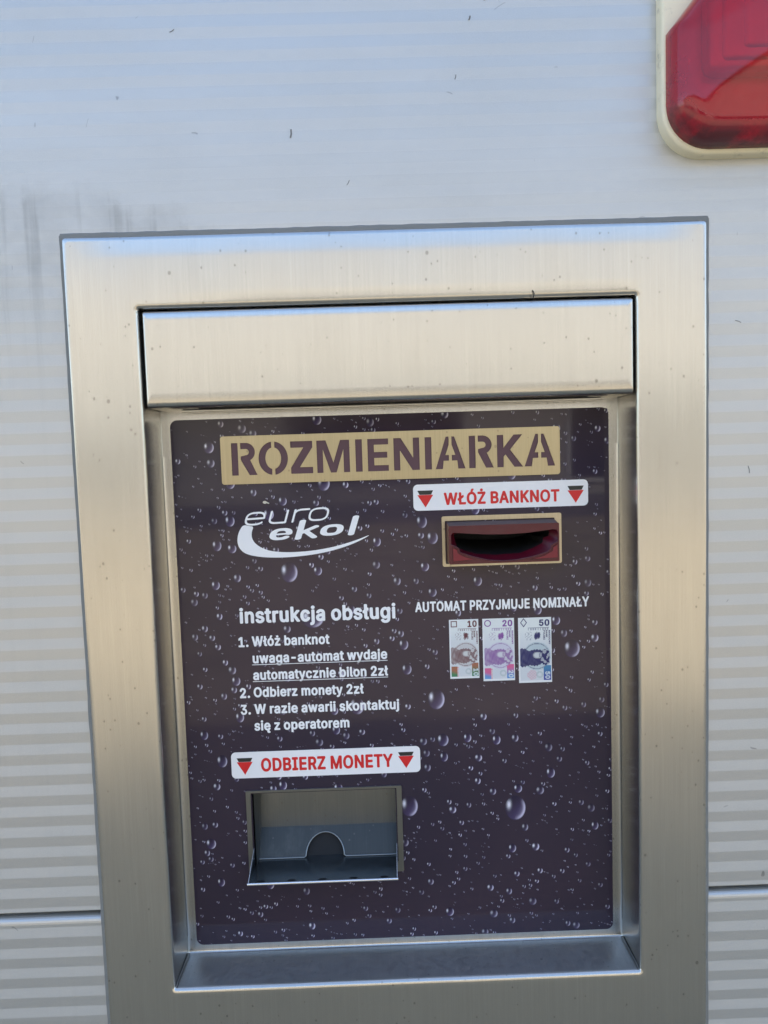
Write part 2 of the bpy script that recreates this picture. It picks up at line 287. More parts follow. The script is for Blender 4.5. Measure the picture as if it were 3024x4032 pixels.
    'ę': (102, '66,-52 70,-52 76,-51 84,-47 88,-44 90,-40 90,-36 84,-22 78,-19 74,-20 74,-19 73,-18 74,-15 89,16 92,26 91,30 89,32 84,35 70,39 64,36 62,29 56,23 54,22 44,22 39,24 36,28 32,34 31,40 34,42 84,42 88,44 91,46 93,52 93,70 91,82 88,90 82,102 75,110 66,117 54,121 42,121 34,119 23,114 15,106 10,98 5,88 1,72 0,64 0,44 2,32 6,20 11,10 19,2 26,-4 32,-7 44,-10 45,-12 43,-18 43,-30 47,-40 54,-47 60,-50;32,73 32,74 32,78 35,82 40,88 44,89 52,89 54,88 59,82 62,74 61,74 60,73'),
    'Ł': (104, '19,-8 86,-8 93,-6 96,2 96,16 94,22 90,24 86,25 44,25 41,26 41,68 64,86 68,90 70,96 70,112 68,118 64,120 62,120 56,119 44,109 42,109 41,148 38,155 32,158 20,158 14,156 12,152 11,148 11,86 8,83 -1,76 -4,68 -4,54 -2,48 0,46 4,44 10,46 11,44 11,2 14,-5'),
    'ł': (56, '31,-8 36,-9 48,-6 50,-4 52,2 50,14 48,20 42,24 38,24 37,26 37,82 46,90 49,94 50,98 50,110 47,118 42,120 38,119 37,120 37,148 35,154 32,156 28,158 16,158 10,156 7,150 7,98 6,96 -4,88 -6,86 -7,82 -7,68 -5,62 -4,60 2,59 6,60 7,58 7,18 10,8 14,1 18,-4 24,-7'),
    'Ż': (110, '10,-8 90,-8 96,-6 98,-4 100,2 100,16 98,20 96,23 90,25 44,25 42,26 41,26 98,132 99,136 99,148 97,154 94,156 88,158 12,158 6,156 3,154 1,148 1,134 3,130 4,127 10,125 58,125 59,124 60,124 3,18 2,14 2,0 4,-5;47,162 52,161 61,164 64,168 68,178 68,184 64,194 60,198 50,201 40,197 36,192 33,184 33,176 37,168 40,164'),
    'ż': (96, '10,-8 76,-8 80,-7 84,-4 86,2 86,14 85,20 83,22 76,25 46,25 44,26 43,26 83,94 84,98 84,110 82,116 80,118 74,120 14,120 8,119 5,116 3,110 3,98 4,92 6,90 12,87 42,87 44,86 3,18 2,14 2,0 4,-5;39,124 46,123 52,126 57,130 61,142 59,150 56,155 52,160 46,162 40,162 34,159 29,154 25,144 25,140 29,130 34,126'),
}
WORD_THIN = '6.63,-0.8 8.97,-0.85 10.5,-0.75 12.71,-0.32 13.95,0.18 15.21,1.0 15.55,1.5 15.45,2.05 15.13,2.32 14.83,2.32 12.75,1.28 10.63,0.86 6.33,0.85 5.56,0.96 3.9,1.49 3.25,2.05 2.89,3.0 2.94,4.0 3.08,4.35 3.4,4.45 16.5,4.45 17.04,4.59 17.43,4.9 17.71,5.4 18.07,7.6 18.0,8.5 17.73,9.3 16.89,10.32 15.47,11.02 13.86,11.34 11.99,11.45 8.56,11.34 6.55,10.92 5.54,10.53 4.48,9.94 3.41,9.0 2.64,8.0 2.18,7.1 1.45,4.8 1.19,3.0 1.41,1.6 1.98,0.66 3.07,-0.12 4.73,-0.64;25.13,-0.8 33.28,-0.83 33.71,-0.71 34.01,-0.5 34.38,0.1 37.16,10.4 37.18,11.0 37.04,11.24 36.59,11.43 36.15,11.31 35.77,11.02 35.52,10.6 32.94,1.1 32.8,0.9 32.53,0.85 24.93,0.86 23.52,1.18 22.98,1.39 22.47,1.76 22.21,2.25 22.16,3.0 24.2,10.6 24.14,11.1 23.86,11.35 23.48,11.42 22.85,11.1 22.49,10.5 20.54,3.3 20.43,2.4 20.49,1.7 20.73,1.0 21.12,0.46 22.05,-0.17 23.53,-0.64;39.14,-0.8 39.38,-0.82 39.83,-0.64 40.1,-0.4 40.34,0.0 42.25,7.0 42.76,7.9 43.42,8.59 44.03,9.02 44.72,9.32 46.53,9.74 53.24,9.78 53.81,10.05 54.15,10.5 54.19,10.9 54.07,11.2 53.49,11.45 47.89,11.45 46.56,11.34 44.42,10.82 43.28,10.29 43.17,10.4 43.18,11.0 42.95,11.31 42.48,11.42 41.91,11.15 41.49,10.5 38.68,0.1 38.72,-0.5;58.43,-0.8 59.87,-0.85 61.7,-0.75 63.69,-0.42 64.68,-0.07 65.63,0.4 66.58,1.05 67.42,1.9 67.92,2.6 68.45,3.7 69.03,5.5 69.37,7.5 69.38,8.0 69.14,9.03 68.69,9.8 68.01,10.42 66.77,11.02 65.06,11.34 61.99,11.45 59.23,11.24 57.85,10.92 56.61,10.42 55.41,9.65 54.44,8.7 53.94,8.0 53.45,7.0 52.83,5.1 52.49,3.0 52.71,1.6 53.06,0.95 53.58,0.4 54.81,-0.32 56.03,-0.64;57.54,0.88 55.92,1.18 54.95,1.67 54.52,2.1 54.24,2.8 54.24,4.0 54.94,6.6 55.62,7.84 56.37,8.6 56.8,8.87 58.14,9.42 59.1,9.64 60.23,9.75 64.13,9.75 65.1,9.64 66.22,9.32 67.24,8.65 67.62,7.8 67.58,6.4 66.96,4.1 66.69,3.5 66.2,2.7 65.49,2.0 64.05,1.28 62.76,0.96 61.73,0.85;3.67,6.17 3.61,6.5 3.93,7.2 4.44,8.0 5.13,8.64 6.29,9.23 7.17,9.52 8.83,9.75 12.93,9.75 13.8,9.64 15.1,9.25 15.88,8.7 16.16,8.3 16.39,7.3 16.3,6.5 16.19,6.25 15.96,6.15'
WORD_HEAVY = '20.25,-1.2 20.99,-1.24 22.05,-1.02 22.61,-0.75 23.05,-0.4 23.22,-0.1 24.19,3.7 24.38,3.91 25.38,4.33 25.81,4.04 29.91,-0.34 30.76,-0.97 31.51,-1.15 32.41,-1.14 33.05,-1.02 33.84,-0.64 34.22,-0.31 34.32,-0.1 34.38,0.3 34.05,0.8 29.96,5.06 29.34,5.75 29.25,6.0 29.5,6.2 35.42,8.88 35.99,9.4 36.04,10.0 35.43,10.53 34.69,10.74 33.79,10.75 33.05,10.62 25.41,7.23 25.1,7.2 27.16,15.7 27.02,16.1 26.61,16.43 25.39,16.75 24.89,16.74 23.72,16.47 23.02,16.09 22.65,15.6 18.71,-0.2 18.85,-0.59 19.1,-0.82 19.45,-1.02;57.25,-1.2 57.99,-1.24 59.05,-1.02 59.84,-0.6 60.22,-0.1 64.16,15.7 64.02,16.1 63.61,16.43 62.39,16.75 61.89,16.74 60.72,16.47 60.02,16.09 59.65,15.6 55.71,-0.2 55.85,-0.59 56.1,-0.82 56.45,-1.02;6.22,-0.1 9.36,-0.15 11.44,0.16 12.62,0.48 13.62,0.89 14.8,1.58 15.12,2.2 14.97,2.7 14.38,3.12 13.44,3.34 12.84,3.34 11.78,3.12 9.99,2.36 8.06,2.25 7.1,2.38 6.38,2.73 6.11,3.0 5.85,3.7 5.86,4.3 6.21,4.45 12.71,4.45 13.35,4.18 14.49,3.95 16.06,4.23 16.74,4.6 17.03,4.9 17.39,6.2 17.39,7.1 17.25,7.7 16.72,8.7 15.52,9.67 13.68,10.32 12.14,10.55 9.24,10.55 7.59,10.34 5.98,9.92 4.98,9.52 3.31,8.45 2.23,7.2 1.68,6.1 1.18,4.1 1.21,3.3 1.41,2.5 1.99,1.56 3.17,0.69 4.92,0.08;42.77,0.1 44.01,0.05 45.64,0.15 47.62,0.48 49.26,1.03 50.17,1.48 51.02,2.08 51.57,2.6 52.19,3.4 52.62,4.3 53.05,6.0 53.08,7.1 52.87,7.8 52.52,8.4 52.03,8.92 51.26,9.43 49.98,9.92 48.26,10.24 45.69,10.35 43.86,10.24 41.98,9.92 40.34,9.37 39.43,8.92 38.58,8.32 37.47,7.1 36.98,6.1 36.51,4.2 36.52,3.3 36.74,2.57 37.49,1.56 38.52,0.88 40.56,0.26;42.65,2.58 41.86,2.8 41.41,3.2 41.13,4.2 41.58,6.1 41.95,6.7 42.4,7.19 43.1,7.62 44.26,7.85 46.86,7.84 47.7,7.62 48.19,7.2 48.47,6.2 48.28,5.2 47.97,4.2 47.2,3.21 46.5,2.78 45.54,2.56;6.39,5.97 6.31,6.1 6.53,6.6 7.39,7.54 8.5,8.02 9.44,8.15 11.41,8.04 12.22,7.67 12.62,7.2 12.77,6.6 12.74,6.1 12.39,5.95'
def unpack(t): return [[tuple(float(c) for c in p.split(',')) for p in lp.split(' ')] for lp in t.split(';')] if t else []

def text_mesh(s, x0, x1, base, cap, y, *_):
    """lettering from x0 to x1 on the baseline, capitals `cap` high (metres)"""
    pen, loops = 0, []
    for ch in s:
        adv, lp = GLYPHS[ch]
        loops += [[(px + pen, py) for px, py in l] for l in unpack(lp)]
        pen += adv
    a = min(p[0] for l in loops for p in l); b = max(p[0] for l in loops for p in l)
    sx, sz = (x1 - x0) / (b - a), cap / 163.2
    return flat([[(x0 + (px - a) * sx, base + (py + 6.6) * sz) for px, py in l] for l in loops], y)

def join(meshes):
    bm = bmesh.new()
    for m in meshes: bm.from_mesh(m)
    return bm_mesh(bm, False)

# ------------------------------------------------------------------ materials
def mat(name, col=(.5, .5, .5), rough=.5, metal=0.0, **kw):
    m = bpy.data.materials.new(name)
    m.use_nodes = True
    b = m.node_tree.nodes['Principled BSDF']
    b.inputs['Base Color'].default_value = (*col, 1)
    b.inputs['Roughness'].default_value = rough
    b.inputs['Metallic'].default_value = metal
    for k, v in kw.items(): b.inputs[k].default_value = v
    return m

class NB:
    def __init__(s, m):
        s.t = m.node_tree; s.b = s.t.nodes['Principled BSDF']
    def n(s, typ, **kw):
        n = s.t.nodes.new(typ)
        for k, v in kw.items():
            if k.startswith('i_'): n.inputs[k[2:].replace('_', ' ')].default_value = v
            else: setattr(n, k, v)
        return n
    def l(s, a, b): s.t.links.new(a, b)
    def math(s, op, a, b=None, c=None, clamp=False):
        n = s.t.nodes.new('ShaderNodeMath'); n.operation = op; n.use_clamp = clamp
        for i, v in enumerate((a, b, c)):
            if v is None: continue
            if isinstance(v, (int, float)): n.inputs[i].default_value = v
            else: s.l(v, n.inputs[i])
        return n.outputs[0]
    def ramp(s, v, lo, hi, a=0.0, b=1.0):
        n = s.t.nodes.new('ShaderNodeMapRange'); n.interpolation_type = 'SMOOTHSTEP'
        for k, x in (('From Min', lo), ('From Max', hi), ('To Min', a), ('To Max', b)): n.inputs[k].default_value = x
        s.l(v, n.inputs['Value']); return n.outputs[0]
    def mix(s, f, a, b):
        n = s.t.nodes.new('ShaderNodeMix'); n.data_type = 'RGBA'
        if isinstance(f, (int, float)): n.inputs[0].default_value = f
        else: s.l(f, n.inputs[0])
        for i, v in ((6, a), (7, b)):
            if isinstance(v, tuple): n.inputs[i].default_value = (*v, 1)
            else: s.l(v, n.inputs[i])
        return n.outputs[2]
    def pos(s, scale=(1, 1, 1), loc=(0, 0, 0)):
        tc = s.n('ShaderNodeTexCoord'); mp = s.n('ShaderNodeMapping')
        mp.inputs['Scale'].default_value = scale; mp.inputs['Location'].default_value = loc
        s.l(tc.outputs['Object'], mp.inputs['Vector']); return mp.outputs[0]
    def noise(s, scale, vec, detail=3, rough=.5):
        n = s.n('ShaderNodeTexNoise'); n.inputs['Scale'].default_value = scale
        n.inputs['Detail'].default_value = detail; n.inputs['Roughness'].default_value = rough
        s.l(vec, n.inputs['Vector']); return n.outputs['Fac']
    def bump(s, h, strength, dist):
        n = s.n('ShaderNodeBump'); n.inputs['Strength'].default_value = strength; n.inputs['Distance'].default_value = dist
        s.l(h, n.inputs['Height']); s.l(n.outputs[0], s.b.inputs['Normal'])

def steel(name, col=(.575, .565, .53), rough=.27, aniso=.6, grime=1.0, brush=(2400, 40, 12), dusty=1.0, seed=0.0):
    m = mat(name, col, rough, 1.0)
    q = NB(m)
    q.b.inputs['Anisotropic'].default_value = aniso
    tg = q.n('ShaderNodeTangent'); tg.direction_type = 'UV_MAP'; tg.uv_map = 'UVMap'
    q.l(tg.outputs[0], q.b.inputs['Tangent'])
    br = q.noise(1, q.pos(brush, (seed, 0, 0)), 2, .6)
    br2 = q.noise(1, q.pos((brush[0] * .12, brush[1] * .12, 5), (seed, 3, 0)), 2, .6)
    cloud = q.noise(9, q.pos((1, 1, .6), (seed, 0, 2)), 4, .6)
    spots = None
    for sc, thr in ((95, .145), (230, .22)):
        v = q.n('ShaderNodeTexVoronoi'); v.inputs['Scale'].default_value = sc
        q.l(q.pos((1, 1, .8), (seed + sc, 0, 0)), v.inputs['Vector'])
        sep = q.n('ShaderNodeSeparateColor'); q.l(v.outputs['Color'], sep.inputs[0])
        lim = q.math('MULTIPLY', q.math('POWER', sep.outputs[0], 2.4), thr)
        sp = q.ramp(q.math('SUBTRACT', lim, v.outputs['Distance']), 0.0, .012)
        pres = q.math('GREATER_THAN', sep.outputs[1], .30)
        sp = q.math('MULTIPLY', sp, pres)
        spots = sp if spots is None else q.math('MAXIMUM', spots, sp)
    dirt = q.noise(26, q.pos((1, 1, .35), (seed, 1, 0)), 5, .65)
    dm = q.math('MULTIPLY', q.ramp(dirt, .5, .8), .16 * grime)
    c = q.mix(q.ramp(br, .25, .75), tuple(x * .91 for x in col), tuple(min(1, x * 1.07) for x in col))
    c = q.mix(q.math('MULTIPLY', q.ramp(br2, .3, .7), .5), c, tuple(x * .93 for x in col))
    c = q.mix(q.math('MULTIPLY', q.ramp(cloud, .4, .75), .25), c, tuple(x * .86 for x in col))
    c = q.mix(dm, c, (.36, .335, .29))
    c = q.mix(q.math('MULTIPLY', spots, .46 * min(grime, 1)), c, (.16, .145, .125))
    gn = q.n('ShaderNodeNewGeometry'); sn = q.n('ShaderNodeSeparateXYZ'); q.l(gn.outputs['Normal'], sn.inputs[0])
    dust = q.math('MULTIPLY', q.ramp(sn.outputs[2], .75, .97), q.ramp(q.noise(160, q.pos((1, 1, 1), (seed, 2, 1)), 5, .7), .25, .7, .35 * dusty, .8 * dusty))
    c = q.mix(dust, c, (.33, .32, .30))
    q.l(q.math('SUBTRACT', 1.0, q.math('MULTIPLY', dust, .7)), q.b.inputs['Metallic'])
    q.l(c, q.b.inputs['Base Color'])
    r = q.math('ADD', q.math('MULTIPLY', dust, .3), rough)
    q.l(r, q.b.inputs['Roughness'])
    q.bump(q.math('ADD', br, q.math('MULTIPLY', br2, .10)), .16, .00006)
    return m

M = {}
M['steel'] = steel('brushed_steel', seed=0, dusty=.55)
M['hood'] = steel('brushed_steel_hood', seed=4.3)
M['plate'] = steel('brushed_steel_plate', (.46, .405, .27), .30, .5, .8, seed=9.1)
M['slotplate'] = steel('brushed_steel_slot_plate', (.46, .425, .335), .30, .5, 1.0, seed=3.7)
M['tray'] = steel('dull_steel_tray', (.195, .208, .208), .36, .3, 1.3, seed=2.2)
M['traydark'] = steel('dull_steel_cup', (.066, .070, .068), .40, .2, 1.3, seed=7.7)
M['rim'] = mat('dull_folded_edge', (.30, .33, .34), .35, 1.0)
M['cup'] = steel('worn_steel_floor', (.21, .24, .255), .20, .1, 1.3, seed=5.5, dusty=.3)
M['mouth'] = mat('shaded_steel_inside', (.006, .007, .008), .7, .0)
M['edge'] = mat('bright_steel_edge', (.75, .76, .77), .22, 1.0)
M['gasket'] = mat('grey_sealant', (.20, .21, .205), .8)
M['white'] = mat('white_print', (.86, .87, .87), .35)
M['sticker'] = mat('white_sticker_vinyl', (.85, .85, .85), .30)
M['red'] = mat('red_print', (.66, .012, .016), .35)
M['black'] = mat('black_print', (.018, .022, .020), .4)
M['hole'] = mat('dark_cavity', (.006, .006, .006), .7)
M['letter'] = mat('plum_backing', (.095, .042, .062), .35)

def m_wall(name, metal, rough, g):
    m = mat(name, (.50, .515, .52), rough, metal)
    q = NB(m)
    P = q.pos()
    sep = q.n('ShaderNodeSeparateXYZ'); q.l(P, sep.inputs[0])
    X, Z = sep.outputs[0], sep.outputs[2]
    fine = q.noise(1500, P, 2, .6)
    cloud = q.noise(5, q.pos((1, 1, 2.2)), 5, .6)
    c = q.mix(q.ramp(cloud, .35, .7), tuple(g * v for v in (.525, .525, .505)), tuple(g * v for v in (.48, .485, .465)))
    c = q.mix(q.ramp(fine, .3, .7), c, tuple(g * v for v in (.54, .545, .525)))
    # run-off dirt: vertical streaks under the splash line left of the machine's top
    wob = q.noise(14, P, 3)
    xw = q.math('ADD', X, q.math('MULTIPLY', wob, .006))
    cmb = q.n('ShaderNodeCombineXYZ'); q.l(xw, cmb.inputs[0]); q.l(Z, cmb.inputs[2])
    mp = q.n('ShaderNodeMapping'); mp.inputs['Scale'].default_value = (95, 1, 3.2); q.l(cmb.outputs[0], mp.inputs[0])
    st = q.ramp(q.noise(1, mp.outputs[0], 3, .6), .50, .66)
    reg = q.math('MULTIPLY', q.ramp(X, -.55, -.36), q.ramp(X, .14, -.26))
    top = q.math('SUBTRACT', ZT + .047, q.math('MULTIPLY', q.ramp(X, -.27, -.10), .04))
    edge = q.math('ADD', top, q.math('MULTIPLY', q.math('SUBTRACT', q.noise(38, P, 4, .65), .5), .07))
    below = q.ramp(q.math('SUBTRACT', edge, Z), -.004, .022)
    fade = q.ramp(Z, ZT - .16, ZT + .03, .10, 1)
    reg = q.math('MULTIPLY', q.math('MULTIPLY', reg, below), fade)
    grey = q.math('MULTIPLY', reg, q.math('ADD', q.math('MULTIPLY', st, .26), q.ramp(q.noise(20, P, 5, .7), .3, .75, .03, .26)))
    c = q.mix(grey, c, (.235, .235, .22))
    # hair-thin scratches and stuck fibres
    def lines(scale, loc, eps, thr, stretch):
        n1 = q.noise(scale, q.pos(stretch, loc), 1.5, .4)
        n2 = q.noise(scale * 2.1, q.pos((1, 1, 1), (loc[1], loc[2], loc[0])), 1, .5)
        a = q.ramp(q.math('ABSOLUTE', q.math('SUBTRACT', n1, .5)), eps, 0.0)
        return q.math('MULTIPLY', a, q.ramp(n2, thr, thr + .03))
    sc = q.math('MAXIMUM', lines(22, (3, 1, 5), .006, .70, (1, 1, 1)), lines(30, (8, 2, 1), .007, .70, (2, 1, .6)))
    c = q.mix(q.math('MULTIPLY', sc, .6), c, (.14, .14, .14))
    q.l(c, q.b.inputs['Base Color'])
    r = q.math('ADD', q.ramp(cloud, .3, .75, rough - .02, rough + .04), q.math('MULTIPLY', grey, .4))
    q.l(r, q.b.inputs['Roughness'])
    q.bump(fine, .12, .0002)
    return m
M['wall'] = m_wall('silver_paint_matt_ribs', .42, .46, 1.10)
M['wall2'] = m_wall('silver_paint_glossy_ribs', .62, .36, 1.01)

def m_print():
    m = mat('dark_violet_print_under_acrylic', (.03, .022, .04), .045)
    q = NB(m)
    n = q.noise(4.5, q.pos((1, 1, 1), (.3, 0, .2)), 3, .5)
    c = q.mix(q.ramp(n, .35, .65), (.030, .022, .037), (.041, .027, .042))
    q.l(c, q.b.inputs['Base Color'])
    sm = q.noise(11, q.pos(), 4, .6)
    q.l(q.ramp(sm, .35, .8, .035, .12), q.b.inputs['Roughness'])
    q.b.inputs['IOR'].default_value = 1.43
    return m
M['print'] = m_print()

def m_attr(name, rough, layer='Col'):
    m = mat(name, (.5, .5, .5), rough)
    q = NB(m)
    a = q.n('ShaderNodeAttribute'); a.attribute_name = layer
    q.l(a.outputs['Color'], q.b.inputs['Base Color'])
    return m
M['drops'] = m_attr('droplet_picture_print', .06)
M['note'] = m_attr('banknote_picture_print', .35)

def m_redplastic():
    m = mat('dark_red_translucent_plastic', (.13, .006, .016), .32)
    q = NB(m)
    g = q.n('ShaderNodeNewGeometry')
    sep = q.n('ShaderNodeSeparateXYZ'); q.l(g.outputs['Normal'], sep.inputs[0])
    d = q.noise(420, q.pos(), 4, .7)
    up = q.math('MULTIPLY', q.ramp(sep.outputs[2], .35, .9), q.ramp(d, .25, .7, .5, .95))
    c = q.mix(up, (.085, .004, .011), (.15, .12, .115))         # dust lying on the top face
    film = q.ramp(q.noise(60, q.pos((1, 1, 1)), 4), .4, .75, .03, .22)
    c = q.mix(film, c, (.10, .045, .05))
    q.l(c, q.b.inputs['Base Color'])
    q.l(q.math('ADD', q.math('MULTIPLY', up, .4), .30), q.b.inputs['Roughness'])
    return m
M['bezel'] = m_redplastic()
M['scoop'] = mat('deep_red_inner_plastic', (.075, .002, .010), .35)
M['inlay'] = mat('bright_red_inlay_plastic', (.19, .008, .020), .3)

def m_lens():
    m = mat('red_translucent_lens', (.56, .008, .022), .10)
    q = NB(m)
    q.b.inputs['IOR'].default_value = 1.06
    q.b.inputs['Coat Weight'].default_value = 1.0
    q.b.inputs['Coat IOR'].default_value = 1.5
    q.b.inputs['Coat Roughness'].default_value = .07
    n = q.noise(34, q.pos(), 5, .65)
    a = q.n('ShaderNodeAttribute'); a.attribute_name = 'Rim'
    d = q.math('MULTIPLY', a.outputs['Fac'], q.ramp(n, .22, .60))
    c = q.mix(q.math('MULTIPLY', d, .9), (.58, .008, .022), (.06, .03, .036))   # caked dirt along the rim
    q.l(c, q.b.inputs['Base Color'])
    film = q.ramp(q.noise(50, q.pos(), 4, .6), .35, .8, .80, .66)
    q.l(q.math('MULTIPLY', film, q.math('SUBTRACT', 1.0, q.math('MULTIPLY', d, .9))), q.b.inputs['Transmission Weight'])
    q.l(q.math('ADD', q.math('MULTIPLY', d, .5), .10), q.b.inputs['Roughness'])
    q.bump(q.noise(110, q.pos((1, 1, .12)), 2), .12, .0005)
    return m
M['reflector'] = mat('pale_reflector', (.70, .68, .66), .25, .5)
M['lens'] = m_lens()

def m_cream():
    m = mat('cream_plastic', (.66, .63, .52), .45)
    q = NB(m)
    n = q.noise(70, q.pos(), 5, .7)
    c = q.mix(q.ramp(n, .55, .78, 0, .65), (.86, .79, .58), (.24, .22, .17))
    q.l(c, q.b.inputs['Base Color'])
    return m
M['cream'] = m_cream()

def m_ground():
    m = mat('paving', (.3, .27, .21), .85)
    q = NB(m)
    n = q.noise(1.2, q.pos(), 6, .6); n2 = q.noise(40, q.pos(), 4, .6)
    c = q.mix(q.ramp(n, .35, .7), (.31, .255, .165), (.40, .335, .22))
    c = q.mix(q.ramp(n2, .3, .8, 0, .4), c, (.15, .14, .12))
    q.l(c, q.b.inputs['Base Color'])
    return m
M['ground'] = m_ground()

def m_render():
    m = mat('cream_render', (.55, .47, .34), .9)
    q = NB(m)
    n = q.noise(.8, q.pos((1, 1, .4)), 5, .6)
    q.l(q.mix(q.ramp(n, .3, .75), (.345, .33, .29), (.30, .285, .25)), q.b.inputs['Base Color'])
    return m
M['render'] = m_render()
M['trim'] = mat('white_trim', (.5, .5, .48), .6)
M['pane'] = mat('dark_glass', (.02, .025, .03), .08)
M['roof'] = mat('grey_roof', (.12, .12, .12), .8)

# ------------------------------------------------------------------ ground and the building across the forecourt
bm = bmesh.new()
bmesh.ops.create_grid(bm, x_segments=8, y_segments=8, size=600)
tag(link('ground', bm_mesh(bm), M['ground']), 'paved forecourt ground in front of the metal wall', 'ground', 'structure')

def opposite_building():
    Y0 = -17.0
    t = empty('opposite_building', (0, Y0, 0))
    tag(t, 'cream rendered building facing the metal wall, mirrored in its steel', 'building', 'structure')
    bm = bmesh.new()
    add_box(bm, -26, 26, -9, 0, 0, 7.6)
    link('wall', bm_mesh(bm), M['render'], t)
    bm = bmesh.new()
    add_box(bm, -26.4, 26.4, -9.4, .35, 7.603, 7.8)
    link('roof', bm_mesh(bm), M['roof'], t)
    bm = bmesh.new()
    add_box(bm, -26.1, 26.1, .002, .10, 0, .55)
    link('plinth', bm_mesh(bm), M['roof'], t)
    bm = bmesh.new()
    add_box(bm, -26.1, 26.1, .002, .16, 3.1, 3.35)
    link('string_course', bm_mesh(bm), M['trim'], t)
    for i in range(7):
        x = -21 + i * 7.0
        for z0 in (.85,):
            bm = bmesh.new(); add_box(bm, x - 2.3, x + 2.3, .002, .08, z0, z0 + 2.1)
            f = link('window', bm_mesh(bm), M['trim'], t)
            bm = bmesh.new(); add_box(bm, x - 2.2, x + 2.2, .07, .09, z0 + .1, z0 + 2.0)
            link('pane', bm_mesh(bm), M['pane'], f)
opposite_building()

# ------------------------------------------------------------------ the metal wall: two micro-ribbed panels
HX0, HX1, HZ0, HZ1 = -.244, .244, -.660, -.006     # opening behind the machine's frame
ZG0, ZG1 = -.5425, -.5472                          # joint between the panels
PITCH = .01731
def facets(z0, z1):
    """z breakpoints of the shallow zig-zag ribs, from z0 (top) to z1 (bottom); ribs are 8.65 mm faces tilted up / down"""
    amp = .00009
    k0 = math.floor((-.4603 - z0) / (PITCH / 2)) - 1
    pts, k = [], k0
    while True:
        z = -.4603 - k * (PITCH / 2) * -1 * -1
        if z < z1: break
        if z < z0: pts.append((z, -amp if k % 2 == 0 else 0.0))
        k += 1
    def yat(z):
        u = (-.4603 - z) / (PITCH / 2)
        f = math.floor(u); t = u - f
        a = -amp if f % 2 == 0 else 0.0; b = 0.0 if f % 2 == 0 else -amp
        return a + (b - a) * t
    return [(z0, yat(z0))] + pts + [(z1, yat(z1))]

def wall_strip(bm, x0, x1, prof):
    a = [bm.verts.new((x0, y, z + ZT)) for z, y in prof]
    b = [bm.verts.new((x1, y, z + ZT)) for z, y in prof]
    for i in range(len(prof) - 1):
        f = bm.faces.new((a[i], a[i + 1], b[i + 1], b[i]))
        zm = (prof[i][0] + prof[i + 1][0]) / 2
        f.material_index = int(math.floor((-.4603 - zm) / (PITCH / 2)) % 2 == 0)

def round_edge(z, r, sgn, lead):
    """rounded edge of a panel turning back into the joint"""
    return [(z + sgn * (r - r * cos(a)), r - r * sin(a)) for a in [radians(x) for x in (90, 72, 54, 36, 18, 0)]]

WX, WTOP = 7.0, 2.1
def panel(name, zt, zb, label, groove_top, groove_bottom):
    bm = bmesh.new()
    e0 = [(zt + .0 , .012)] if groove_top else []
    def prof(za, zb_, gt, gb):
        p = []
        zi, zo = za, zb_
        if gt:
            r = .0056
            p += [(za, .014)] + [(za - r + r * sin(radians(a)), r - r * cos(radians(a))) for a in (90, 75, 60, 45, 30, 15)]
            zi = za - r
        mid = facets(zi, zo + (.0012 if gb else 0))
        p += mid
        if gb:
            p += [(zo + .0004, mid[-1][1] + .0004), (zo, mid[-1][1] + .0014), (zo, .014)]
        return p
    for x0, x1, hole in ((-WX, HX0, False), (HX0, HX1, True), (HX1, WX, False)):
        if not hole:
            wall_strip(bm, x0, x1, prof(zt, zb, groove_top, groove_bottom))
        else:
            if zt > HZ1: wall_strip(bm, x0, x1, prof(zt, HZ1, groove_top, False))
            if zb < HZ0: wall_strip(bm, x0, x1, prof(HZ0, zb, False, groove_bottom))
    # body of the panel behind the face, with the opening's cheeks
    yb = .40
    bz0, bz1 = zb + ZT, zt + ZT
    V = lambda x, y, z: bm.verts.new((x, y, z))
    def quad(*c): bm.faces.new([V(*p) for p in c])
    quad((-WX, yb, bz0), (WX, yb, bz0), (WX, yb, bz1), (-WX, yb, bz1))
    for x in (-WX, WX): quad((x, .014, bz0), (x, yb, bz0), (x, yb, bz1), (x, .014, bz1))
    if groove_bottom: 
        for x0, x1 in ((-WX, HX0), (HX1, WX)): quad((x0, .014, bz0), (x1, .014, bz0), (x1, yb, bz0), (x0, yb, bz0))
        quad((-WX, 0, bz1), (WX, 0, bz1), (WX, yb, bz1), (-WX, yb, bz1))
    else:
        for x0, x1 in ((-WX, HX0), (HX1, WX)): quad((x0, .014, bz1), (x1, .014, bz1), (x1, yb, bz1), (x0, yb, bz1))
    me = bm_mesh(bm, False)
    return tag(link(name, me, [M['wall2'], M['wall']][::-1]), label, 'wall panel')
panel('wall_panel', WTOP, ZG0, 'large silver micro-ribbed metal wall panel above the joint, behind lamp and machine top', False, True)
panel('wall_panel', ZG1, -ZT, 'silver micro-ribbed metal wall panel below the horizontal joint, at the machine foot', True, False)

# ------------------------------------------------------------------ the change machine
BASE = -.668
mach = empty('change_machine', (0, 0, ZT + BASE))
tag(mach, 'stainless steel money changing machine with dark violet droplet front, set into the silver wall', 'change machine')
OFF = (0, 0, -BASE)
def part(name, me, mats, smooth=None): return link(name, me, mats, mach, smooth, OFF)
def sub(name, me, mats, parent, smooth=None): return link(name, me, mats, parent, smooth)

